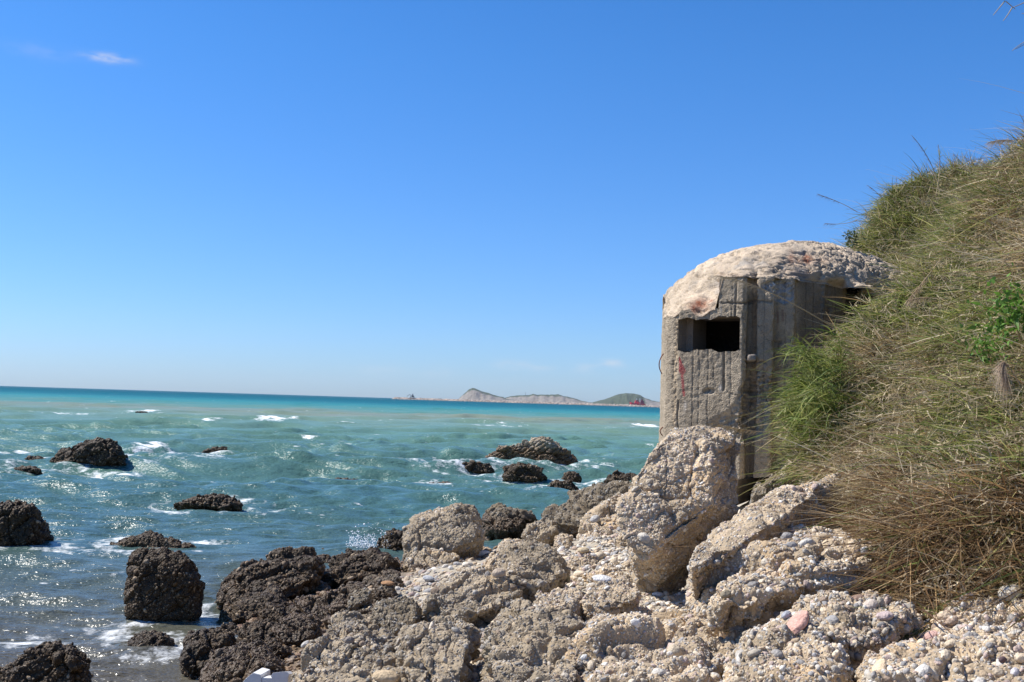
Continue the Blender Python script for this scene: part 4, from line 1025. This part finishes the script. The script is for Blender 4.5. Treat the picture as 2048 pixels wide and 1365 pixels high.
# ------------------------------------------------------------------ grass
def blade_mat(name, trans=.35):
    m, t, b = new_mat(name)
    at = N(t, 'ShaderNodeAttribute', attribute_name='Col')
    t.links.new(at.outputs['Color'], b.inputs['Base Color']); b.inputs['Roughness'].default_value = .55; b.inputs['Specular IOR Level'].default_value = .35
    tr = N(t, 'ShaderNodeBsdfTranslucent'); t.links.new(at.outputs['Color'], tr.inputs['Color'])
    ms = N(t, 'ShaderNodeMixShader'); ms.inputs[0].default_value = trans
    t.links.new(b.outputs[0], ms.inputs[1]); t.links.new(tr.outputs[0], ms.inputs[2]); t.links.new(ms.outputs[0], t.nodes['Material Output'].inputs['Surface'])
    return m
M_GRASS = blade_mat('grass_blades', .38)
def blades(root, dirv, Ln, wd, droop, cols, seg_=5, wav=.0):
    """ribbons: root (n,3), direction, length, width, droop vector (n,3)"""
    n = len(root)
    t = np.linspace(0, 1, seg_)
    side = norm(np.cross(dirv, rng.normal(0, 1, (n, 3))))
    ctr = root[:, None] + dirv[:, None] * (Ln[:, None] * t[None])[..., None] + droop[:, None] * ((t ** 2)[None, :] * Ln[:, None])[..., None]
    if wav:
        ctr = ctr + rng.normal(0, 1, (n, 1, 3)) * (np.sin(t * 5)[None, :, None] * wav * Ln[:, None, None])
    wt = wd[:, None] * np.interp(t, [0, .3, 1], [.75, 1, .12])[None]
    a = ctr - side[:, None] * wt[..., None] / 2; b = ctr + side[:, None] * wt[..., None] / 2
    V = np.stack([a, b], 2).reshape(-1, 3)
    base = (np.arange(n) * seg_ * 2)[:, None]
    k = np.arange(seg_ - 1)[None] * 2
    Q = np.stack([base + k, base + k + 1, base + k + 3, base + k + 2], -1).reshape(-1, 4)
    tipf = np.interp(t, [0, 1], [.85, 1.15])
    C = np.repeat((cols[:, None] * tipf[None, :, None]), 2, axis=1).reshape(-1, 3)
    return V, Q, C
def bank_points(n, patchy=0.):
    """points on the bank, spread evenly over its slope"""
    out = []
    tot_ = 0
    while tot_ < n:
        q = np.stack([rng.uniform(1.9, 7.2, 60000), rng.uniform(5.62, 16.5, 60000)], 1)
        bmk = bankmask(q)
        z = gz(q)
        e = .05
        gxx = (gz(q + (e, 0)) - z) / e; gyy = (gz(q + (0, e)) - z) / e
        sl_ = np.sqrt(1 + gxx ** 2 + gyy ** 2)
        nn = norm(np.stack([-gxx, -gyy, np.ones(len(q))], 1))
        pos = np.c_[q, z]
        vis = (nn * norm(np.array([0, 0, EYE]) - pos)).sum(1) > -.25
        pxx = q[:, 0] / q[:, 1] * F + CX
        dens = sl_ / 4 * np.where(q[:, 1] < 8, 1.1, .9) * (bmk > -.05 + .12 * noise(np.c_[q, 0 * z], 3, 60)) * np.clip(1 + patchy * fbm(pos, 2.6, 2, 63), .12, 2) * vis * (pxx < 2200)
        keep = rng.uniform(0, 1, len(q)) < dens
        out.append(np.c_[pos[keep], nn[keep]]); tot_ += keep.sum()
    return np.vstack(out)[:n]
def pix(Q):
    d = (np.asarray(Q) - (0, 0, EYE)) @ np.array(RM)
    return CX + d[:, 0] / -d[:, 2] * F, CY - d[:, 1] / -d[:, 2] * F
GREENS = np.array([(.25, .27, .065), (.32, .33, .10), (.16, .20, .05), (.42, .39, .15), (.18, .235, .06)])
DRYS = np.array([(.50, .38, .20), (.60, .48, .28), (.38, .27, .14), (.66, .56, .38), (.30, .20, .10), (.24, .15, .08)])
green_spots = [(1600, 790, 110, 130, 1.7), (1850, 420, 130, 70, 1.1), (1740, 460, 70, 50, .9), (2000, 660, 80, 90, .8), (1950, 560, 120, 90, .35), (1980, 900, 120, 110, .65), (1830, 640, 120, 60, .4), (1560, 880, 60, 60, .6), (1900, 700, 90, 60, .25), (2020, 330, 50, 50, .4)]
brown_spots = [(1980, 1090, 130, 110, 1.3), (1850, 1120, 70, 90, .8), (1950, 740, 110, 50, .7), (1800, 720, 60, 40, .4), (1780, 960, 90, 60, .3), (2040, 480, 60, 60, .5)]
def greenness(pos):
    px, py = pix(pos)
    g = .33 + .85 * fbm(pos, 1.5, 3, 61)
    for (a, b, c, d_, w) in green_spots: g = g + w * np.exp(-((px - a) / c) ** 2 - ((py - b) / d_) ** 2)
    for (a, b, c, d_, w) in brown_spots: g = g - w * np.exp(-((px - a) / c) ** 2 - ((py - b) / d_) ** 2)
    return g, px, py
def grass():
    T = bank_points(3700, 1.8)
    pos, nn = T[:, :3], T[:, 3:]
    nt_ = len(pos)
    lean = norm(nn * .55 + np.array([-.25, -.15, .6]) + rng.normal(0, .85, (nt_, 3)))
    g, px, py = greenness(pos)
    per = 36
    idx = np.repeat(np.arange(nt_), per); n = len(idx)
    root = pos[idx] + rng.normal(0, .05, (n, 3)) * (1, 1, .3)
    root[:, 2] = gz(root[:, :2]) + rng.uniform(-.02, .04, n)
    dv = norm(lean[idx] + rng.normal(0, .55, (n, 3)))
    isg = rng.uniform(0, 1, n) < np.clip(g[idx], .08, .93)
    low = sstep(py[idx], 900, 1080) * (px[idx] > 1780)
    Ln = rng.uniform(.07, .29, n) * rng.uniform(.6, 1.6, nt_)[idx] * np.where(isg, 1.0, 1.12) * (1 + .35 * low)
    wd = np.where(isg, rng.uniform(.009, .018, n), rng.uniform(.005, .013, n))
    dr = np.stack([-.15 + rng.normal(0, .45, n), -.15 + rng.normal(0, .45, n), -rng.uniform(.0, 1.0, n)], 1) * (1 + .5 * low)[:, None]
    cols = np.where(isg[:, None], GREENS[rng.integers(0, len(GREENS), n)], DRYS[rng.integers(0, len(DRYS), n)]) * rng.uniform(.4, 1.35, (n, 1)) * rng.uniform(.6, 1.2, nt_)[idx][:, None]
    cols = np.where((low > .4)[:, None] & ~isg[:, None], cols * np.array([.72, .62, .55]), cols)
    for nm, m_, lb in (('green_grass', isg, 'green grass growing over the steep bank'), ('dry_grass', ~isg, 'dry straw coloured grass matted over the steep bank')):
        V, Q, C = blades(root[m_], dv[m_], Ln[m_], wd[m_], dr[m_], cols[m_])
        if nm == 'dry_grass':
            # long thin bleached stems lying across the bank
            k = 480
            S_ = bank_points(k); dirs = norm(S_[:, 3:] * .5 + rng.normal(0, .6, (k, 3)) + np.array([-.35, -.2, .05]))
            V2, Q2, C2 = blades(S_[:, :3] + S_[:, 3:] * .12, dirs, rng.uniform(.35, .95, k), rng.uniform(.003, .006, k), np.stack([rng.normal(-.1, .2, k), rng.normal(-.1, .2, k), -rng.uniform(.1, .5, k)], 1),
                                np.array([(.55, .46, .33)]) * rng.uniform(.6, 1.15, (k, 1)), 9, .02)
            Q = np.vstack([Q, Q2 + len(V)]); V = np.vstack([V, V2]); C = np.vstack([C, C2])
            # upright spiky clumps that give the bank its ragged outline
            k = 260; S_ = bank_points(k * 3)
            S_ = S_[np.argsort(-S_[:, 2] + rng.uniform(0, 2.2, len(S_)))][:k]; ii_ = np.repeat(np.arange(k), 26)
            dirs = norm(S_[ii_, 3:] * .25 + np.array([-.18, -.1, .85]) + rng.normal(0, .26, (len(ii_), 3)))
            V2, Q2, C2 = blades(S_[ii_, :3] + rng.normal(0, .035, (len(ii_), 3)), dirs, rng.uniform(.18, .46, len(ii_)) * rng.uniform(.6, 1.25, k)[ii_], rng.uniform(.006, .012, len(ii_)), np.stack([rng.normal(-.15, .25, len(ii_)), rng.normal(0, .2, len(ii_)), -rng.uniform(.05, .55, len(ii_))], 1),
                                np.where(rng.uniform(0, 1, (len(ii_), 1)) < .6, GREENS[rng.integers(0, 5, len(ii_))] * .9, DRYS[rng.integers(0, 6, len(ii_))]) * rng.uniform(.6, 1.2, (len(ii_), 1)), 6)
            Q = np.vstack([Q, Q2 + len(V)]); V = np.vstack([V, V2]); C = np.vstack([C, C2])
            # fresh tufts hanging against the bunker wall
            k = 120; c0 = P(1655, 800, 9.9); S_ = c0 + rng.normal(0, 1, (k, 3)) * (.16, .3, .24); S_[:, 2] = np.maximum(gz(S_[:, :2]), S_[:, 2]); ii_ = np.repeat(np.arange(k), 24)
            dirs = norm(np.array([-.45, -.25, .45]) + rng.normal(0, .5, (len(ii_), 3)))
            V2, Q2, C2 = blades(S_[ii_] + rng.normal(0, .03, (len(ii_), 3)), dirs, rng.uniform(.10, .32, len(ii_)), rng.uniform(.007, .013, len(ii_)), np.stack([rng.normal(-.1, .3, len(ii_)), rng.normal(0, .2, len(ii_)), -rng.uniform(.1, .9, len(ii_))], 1),
                                GREENS[rng.integers(0, 5, len(ii_))] * np.array([.92, 1, .85]) * rng.uniform(.5, 1.1, (len(ii_), 1)), 6)
            Q = np.vstack([Q, Q2 + len(V)]); V = np.vstack([V, V2]); C = np.vstack([C, C2])
            # short curled dead leaves caught all over
            k = 24000
            S_ = bank_points(k); dirs = norm(rng.normal(0, 1, (k, 3)) + S_[:, 3:] * .4)
            V2, Q2, C2 = blades(S_[:, :3] + S_[:, 3:] * rng.uniform(.04, .24, (k, 1)), dirs, rng.uniform(.03, .10, k), rng.uniform(.005, .012, k), rng.normal(0, .5, (k, 3)), np.array([(.70, .57, .37)]) * rng.uniform(.3, 1.15, (k, 1)), 4)
            Q = np.vstack([Q, Q2 + len(V)]); V = np.vstack([V, V2]); C = np.vstack([C, C2])
        o = make_mesh(nm, V, Q, M_GRASS, C); tag(o, lb, 'grass', kind='stuff')
grass()

# reeds with seed plumes standing out of the bank
M_STEM = flat_mat('dry_stem', (.40, .30, .17), .7, .25, 40)
def reed(name, label, p0, p1, p2, plume=.35, spread=.05, col=(.45, .36, .23), r=.0045, leaf=0, nh=260, cat='reed', group='reeds with seed plumes on the bank'):
    e = empty(name, p0); tag(e, label, cat, group)
    c = bez(p0, p1, p2, 26)
    v, f = tube(c, r, 5, r * .35); make_mesh('stem', v, f, M_STEM, parent=e)
    if plume:
        n = nh; t = 1 - plume * rng.uniform(0, 1, n) ** .9
        ix = t * (len(c) - 1); i0 = np.clip(ix.astype(int), 0, len(c) - 2); w = (ix - i0)[:, None]
        base = c[i0] * (1 - w) + c[i0 + 1] * w; tg = norm(c[i0 + 1] - c[i0])
        s = np.sin(np.clip((1 - t) / plume, 0.03, 1) * math.pi) ** .5
        dv = norm(tg + rng.normal(0, .25, (n, 3)))
        V, Q, C = blades(base, dv, spread * (.5 + s) * rng.uniform(.6, 1.2, n), np.full(n, .0022), np.stack([rng.normal(0, .15, n), rng.normal(0, .15, n), -rng.uniform(.5, 1.2, n)], 1), np.array([col]) * rng.uniform(.75, 1.2, (n, 1)), 4)
        make_mesh('plume', V, Q, M_GRASS, C, parent=e)
    if leaf:
        ix = rng.integers(2, 20, leaf); base = c[ix]
        V, Q, C = blades(base, norm(rng.normal(0, .5, (leaf, 3)) + np.array([-.1, 0, .7])), rng.uniform(.08, .22, leaf), np.full(leaf, .006), np.stack([rng.normal(0, .3, leaf), rng.normal(0, .3, leaf), -rng.uniform(.1, .6, leaf)], 1), GREENS[rng.integers(0, 5, leaf)], 5)
        make_mesh('leaves', V, Q, M_GRASS, C, parent=e)
    return e
reed('reed', 'long reed arching left across the bunker front with a drooping feathery plume', P(1690, 670, 10.4), P(1520, 560, 10.2), P(1432, 552, 10.2), .42, .10, (.42, .35, .24), .006)
reed('reed', 'dark tipped reed pointing left from the bank edge above the bunker', P(1715, 425, 12.8), P(1685, 405, 12.8), P(1634, 388, 12.8), .5, .04, (.16, .12, .10), .004, nh=120)
reed('reed', 'lowest bare reed pointing left above the bunker roof', P(1715, 440, 12.8), P(1690, 452, 12.8), P(1650, 447, 12.8), .3, .03, (.20, .16, .12), .004, nh=60)
reed('reed', 'thin upright reed just left of the tallest sprig on the skyline', P(1775, 420, 13), P(1765, 390, 13), P(1735, 371, 13), .4, .03, (.25, .2, .14), .004, nh=80)
reed('reed', 'tallest branching sprig sticking up from the grass skyline', P(1880, 385, 12.9), P(1868, 320, 12.9), P(1824, 272, 12.9), .6, .05, (.22, .17, .14), .006, leaf=14, nh=160)
reed('reed', 'second sprig leaning right beside the tallest sprig', P(1872, 390, 12.8), P(1885, 330, 12.8), P(1876, 290, 12.8), .6, .05, (.24, .2, .17), .005, leaf=16, nh=160)
reed('reed', 'short curved reed right of the two sprigs', P(1945, 385, 12.5), P(1935, 330, 12.5), P(1906, 308, 12.5), .5, .03, (.25, .2, .15), .004, nh=80)
reed('reed', 'fluffy plume hanging left from the right edge skyline', P(2056, 300, 10.3), P(2030, 270, 10.3), P(1975, 286, 10.3), .6, .06, (.50, .40, .28), .004)
reed('reed', 'pale plume in the middle of the bank leaning down left', P(1900, 600, 9.0), P(1850, 590, 8.9), P(1815, 602 + 0, 8.8), .6, .06, (.48, .37, .24), .004)
reed('reed', 'bleached stem with a plume crossing the grass right of the bunker slit', P(1880, 500 + 20, 9.8), P(1850, 560, 9.4), P(1816, 600, 9.1), .6, .05, (.45, .33, .2), .004)
reed('reed', 'plume reaching left in front of the lower bunker wall', P(1580, 865, 9.3), P(1500, 868, 9.2), P(1425, 846, 9.2), .6, .05, (.38, .28, .15), .004)
reed('reed', 'hanging broad plume near the right edge of the bank', P(2040, 770, 6.4), P(1995, 690, 6.4), P(2012, 760, 6.35), .7, .08, (.52, .40, .28), .004, nh=420)
reed('reed', 'plume hanging over the coarse pebble slab', P(1822, 930, 6.9), P(1826, 1050, 6.6), P(1855, 1098, 6.5), .4, .06, (.45, .33, .2), .004)

# dead twigs hanging in the top right corner from a shrub on the bank
tw = empty('dead_branch', P(2110, -20, 8.5)); tag(tw, 'bare pale twigs entering at the top right corner of the photo', 'branch')
Vt, Qt = [], []; o_ = 0
for pp in ([(2110, -20), (2040, -2), (1985, -1)], [(2010, 2), (1997, 18), (1986, 31)], [(2012, 3), (2022, 12), (2031, 19)], [(2060, 0), (2040, 10), (2024, 16)], [(2110, 50), (2050, 80), (2024, 102)], [(2110, 60), (2060, 82), (2031, 99)], [(2080, 20), (2055, 26), (2043, 28)], [(2024, 16), (2014, 34), (2006, 42)]):
    v, f = tube(bez(*[P(a, b, 8.5) for a, b in pp], 8), .0045, 5, .0022); Vt.append(v); Qt.append(f + o_); o_ += len(v)
make_mesh('twigs', np.vstack(Vt), np.vstack(Qt), M_STEM, parent=tw)
# the trunk it grows from, standing on the bank just outside the picture
v, f = tube(bez((5.6, 8.6, 4.0), (5.5, 8.5, 4.8), tuple(P(2110, -20, 8.5)), 10), .03, 7, .012); make_mesh('limb', v, f, M_STEM, parent=tw)

# bright leafy shrubs on the bank
def shrub(label, spots, n, size, colr, seed):
    e = None
    for (px, py, Y, rad) in spots:
        c = P(px, py, Y)
        e = empty('shrub', c - (0, 0, rad)); tag(e, label, 'shrub', None)
        p = c + rng.normal(0, 1, (n, 3)) * rad * .5
        dv = norm(rng.normal(0, .6, (n, 3)) + np.array([-.3, -.4, .5])); ln = rng.uniform(.6, 1.3, n) * size
        V, Q, C = blades(p, dv, ln, ln * .38, np.stack([0 * ln, 0 * ln, -rng.uniform(.1, .6, n)], 1), np.array([colr]) * rng.uniform(.6, 1.3, (n, 1)), 5)
        make_mesh('leaves', V, Q, M_GRASS, C, parent=e)
        v, f = tube(bez(c + (rad * .6, rad * .8, -rad), c + (0, .02, -rad * .3), c + (-.02, 0, rad * .3), 8), .008, 5, .003); make_mesh('stem', v, f, M_STEM, parent=e)
shrub('bright green broad leaved shrub at the right edge of the bank', [(2030, 625, 7.0, .17)], 300, .055, (.12, .24, .035), 1)
shrub('small bright green leafy plant left of the shrub at the right edge', [(1975, 690, 7.2, .13)], 150, .05, (.13, .24, .04), 2)
shrub('dark leafy weed on the skyline at the bank left tip', [(1705, 478, 12.9, .10)], 120, .05, (.07, .095, .035), 3)

# ------------------------------------------------------------------ small things lying on the rocks
bpy.context.view_layer.update()
dgp = bpy.context.evaluated_depsgraph_get()
skip_names = ('grass', 'reed', 'plume', 'stem', 'leaves', 'twigs')
def hit(px, py):
    d = Vector(unit(px, py)); o = Vector((0, 0, EYE))
    for k in range(30):
        ok, loc, nor, _, ob, _ = scn.ray_cast(dgp, o, d)
        if not ok: return None, None
        if any(s in ob.name for s in skip_names): o = loc + d * .002; continue
        if nor.dot(d) > 0: nor = -nor
        return np.array(loc), np.array(nor)
    return None, None
def cobble(label, px, py, wpx, colr, flat=.5, ang=0):
    loc, nor = hit(px, py)
    if loc is None: return
    r = wpx / 2 / F * loc[1]
    v, f = ico(4)
    nor = norm(nor * .6 + np.array([0, -.2, .8]))
    t = norm(np.cross(nor, (0, 1, 0))); t = t * math.cos(ang) + np.cross(nor, t) * math.sin(ang); b = np.cross(nor, t)
    x = v[:, 0:1] * t * r + v[:, 1:2] * b * r * .7 + v[:, 2:3] * nor * r * flat
    x = x * (1 + .12 * fbm(v + px, 1.3, 2, 9))[:, None]
    c = np.array([colr]) * (1 + .25 * fbm(x, 30, 3, 5))[:, None]
    cen = loc + nor * r * flat * .35
    ob = make_mesh('cobble', x + cen, f, M_ROCK, np.c_[c, np.zeros(len(c))], origin=cen - nor * r * flat)
    tag(ob, label, 'cobble', 'large cobbles lying on the blocks')
cob = [('pink boulder stone set in the bottom right block', 1597, 1250, 66, (.58, .34, .27), .35, .5), ('smaller pink stone right of the white stick', 1865, 1275, 34, (.5, .32, .27), .5, 0),
       ('yellow brown cobble below the diagonal slab at the far end', 1452, 1190, 24, (.24, .2, .14), .6, 0), ('large ochre cobble at the bottom edge under the cone slab', 772, 1358, 52, (.50, .38, .24), .45, 0),
       ('purple grey round cobble on the weathered slab', 1040, 1172, 30, (.42, .38, .37), .7, 0), ('pale cobble left of the domed grey block foot', 998, 1150, 28, (.45, .36, .27), .7, 0), ('upright olive cobble against the domed grey block', 1135, 1158, 18, (.30, .26, .17), 1.3, 1.5),
       ('bluish flat cobble on the weathered slab', 857, 1158, 24, (.42, .42, .42), .35, 0), ('long white flat cobble above the flaky clump', 1205, 1160, 42, (.62, .60, .57), .3, .1), ('white flat cobble in front of the straw', 1316, 1191, 24, (.68, .66, .62), .4, 0),
       ('white cobble beside the rounded grey boulder', 965, 1110, 30, (.7, .68, .64), .4, 0), ('yellow oval cobble in the middle rubble', 1167, 1103, 24, (.5, .40, .26), .5, 0), ('grey lozenge cobble on the pale rubble shelf', 1190, 1040, 24, (.42, .40, .37), .5, .9),
       ('big cream cobble right of the ledge of flat cobbles', 1890, 1240, 36, (.6, .47, .33), .7, 0), ('white cobble at the right edge under the grass', 2020, 1190, 52, (.66, .60, .50), .5, .3), ('violet cobble on the pale pebbly block', 1935, 1200, 30, (.40, .36, .36), .7, 0),
       ('bluish cobble under the edge of the grass', 1810, 1170, 30, (.46, .46, .48), .4, 0), ('white cobble under the edge of the grass', 1795, 1188, 28, (.68, .63, .55), .6, 0), ('dark brown flat cobble in the cobble ledge', 1713, 1200, 32, (.24, .16, .12), .4, 0),
       ('pale flat cobble in the cobble ledge', 1740, 1214, 36, (.50, .42, .35), .5, .2), ('grey pink cobble low in the cobble ledge', 1770, 1235, 34, (.48, .38, .35), .5, -.3), ('black pebble left of the pink boulder stone', 1512, 1270, 16, (.06, .06, .07), .7, 0), ('grey egg cobble left of the pink boulder stone', 1552, 1230, 22, (.38, .36, .36), .6, 0),
       ('blue grey egg cobble beside the pink boulder stone', 1573, 1232, 22, (.33, .33, .35), .6, .3), ('dark red cobble near the bottom right corner', 2005, 1322, 16, (.12, .08, .08), .9, 0), ('cream cobble near the bottom right corner', 2040, 1320, 26, (.62, .50, .36), .7, 0), ('lilac cobble at the bottom right edge', 2030, 1348, 24, (.5, .47, .48), .7, .8),
       ('round cream cobble on the layered shelf', 1340, 1310, 14, (.6, .55, .48), .8, 0), ('flat brown cobble on the layered shelf', 1222, 1247, 22, (.36, .29, .2), .4, 0), ('white pebble on the ochre block', 1168, 1316, 16, (.66, .63, .57), .6, 0), ('orange flat stone on the shingle above the brown hump', 775, 1168, 26, (.36, .20, .10), .3, 0), ('brown round cobble on the cone slab', 700, 1285, 20, (.25, .21, .18), .9, 0), ('grey flat cobble on the cone slab', 612, 1290, 20, (.42, .39, .35), .5, .4)]
for c in cob: cobble(*c)

# broken expanded-foam box at the bottom edge
M_FOAM = flat_mat('white_foam', (.72, .71, .69), .8, .16, 14)
loc, nor = hit(535, 1362)
if loc is not None:
    Yf = loc[1] - .12
    fb_ = empty('foam_box', P(535, 1368, Yf) - (0, 0, .03)); tag(fb_, 'broken piece of a white foam box at the bottom edge', 'foam box')
    def slab(name, pxy, depth):
        fr_ = [P(x, y, Yf) for x, y in pxy]; bk = [p + np.array([.02, depth, -.01]) for p in fr_]
        n = len(fr_); V = np.array(fr_ + bk)
        bm = bmesh.new(); vs = [bm.verts.new(v) for v in V]
        bm.faces.new(vs[:n]); bm.faces.new(vs[n:][::-1])
        for i in range(n): bm.faces.new((vs[i], vs[n + i], vs[n + (i + 1) % n], vs[(i + 1) % n]))
        bmesh.ops.recalc_face_normals(bm, faces=bm.faces)
        bmesh.ops.triangulate(bm, faces=bm.faces[:])
        bmesh.ops.bevel(bm, geom=bm.edges[:], offset=.002, segments=2, affect='EDGES')
        me = bpy.data.meshes.new(name); bm.to_mesh(me); bm.free(); me.materials.append(M_FOAM)
        ob = bpy.data.objects.new(name, me); COL.objects.link(ob); ob.parent = fb_; ob.location = -fb_.location
    slab('side', [(484, 1400), (484, 1366), (492, 1357), (506, 1346), (522, 1350), (524, 1400)], .18)
    slab('floor', [(522, 1400), (524, 1356), (560, 1357), (576, 1356), (576, 1400)], .10)
    slab('end_wall', [(541, 1354), (545, 1346), (572, 1343), (579, 1349), (576, 1357), (544, 1357)], .05)
# white plastic stick
l0, _ = hit(1845, 1222); 
if l0 is not None:
    a_ = P(1843, 1222, l0[1] - .02); b2_ = P(1851, 1191, l0[1] + .02)
    v, f = tube(bez(a_, (a_ + b2_) / 2 + np.array([.002, 0, .001]), b2_, 6), .010, 8, .009)
    cap = len(v); v = np.vstack([v, [a_], [b2_]]); i = np.arange(8)
    o = make_mesh('plastic_stick', v, [f, np.stack([i, (i + 1) % 8, np.full(8, cap)], 1), np.stack([40 + i, 40 + (i + 1) % 8, np.full(8, cap + 1)], 1)], M_FOAM, origin=a_)
    tag(o, 'white plastic stick standing in the crack right of the cobble ledge', 'plastic stick')
# tuft of straw caught under the leaning slab
l0, _ = hit(1345, 1165)
if l0 is not None:
    n = 46; top = P(1385, 1108, l0[1]); e_ = []
    root = top + rng.normal(0, .03, (n, 3)); tgt = np.array([P(x, y, l0[1] - .1) for x, y in zip(rng.uniform(1310, 1375, n), rng.uniform(1150, 1185, n))])
    dv = tgt - root; ln = np.linalg.norm(dv, axis=1)
    V, Q, C = blades(root, norm(dv), ln, np.full(n, .004), rng.normal(0, .12, (n, 3)), DRYS[rng.integers(0, 3, n)] * 1.1, 6, .02)
    tag(make_mesh('straw', V, Q, M_GRASS, C), 'tuft of dead brown stalks hanging under the leaning slab', 'straw')
# spray thrown up behind the dark ridge
n = 900
cx = np.concatenate([rng.normal(712, 10, n // 3), rng.normal(738, 12, n // 3), rng.normal(775, 8, n // 3)])
cy = 1098 - np.abs(rng.normal(0, 16, len(cx)))
Yp = YZ(735, 1100, 0.05)
Cp = np.array([P(a, b, Yp + c) for a, b, c in zip(cx, cy, rng.normal(0, .12, len(cx)))])
m, t, b = new_mat('spray'); b.inputs['Base Color'].default_value = (.85, .88, .9, 1); b.inputs['Roughness'].default_value = .2
x, f, c = blobs(Cp, np.tile([0, 0, 1.], (len(Cp), 1)), np.abs(rng.normal(.004, .003, len(Cp))) + .002, np.ones((len(Cp), 4)), 1, (.7, 1))
tag(make_mesh('spray', x, f, m), 'thin spray of water drops thrown up behind the dark ridge', 'spray', kind='stuff')

# sea air between the camera and the far coast
hb = [(-2600, 2600), (-60, 3500), (-9, 60)]
Vh = np.array([(x_, y_, z_) for x_ in hb[0] for y_ in hb[1] for z_ in hb[2]])
m = bpy.data.materials.new('sea_air'); m.use_nodes = True; t = m.node_tree
t.nodes.remove(t.nodes['Principled BSDF'])
pv = N(t, 'ShaderNodeVolumePrincipled'); pv.inputs['Density'].default_value = 4.5e-5; pv.inputs['Color'].default_value = (.80, .88, 1, 1)
t.links.new(pv.outputs[0], t.nodes['Material Output'].inputs['Volume'])
hz = make_mesh('haze', Vh, np.array([(0, 1, 3, 2), (4, 6, 7, 5), (0, 4, 5, 1), (2, 3, 7, 6), (0, 2, 6, 4), (1, 5, 7, 3)]), m, smooth=False)
tag(hz, 'thin sea air softening the far headlands', kind='stuff')
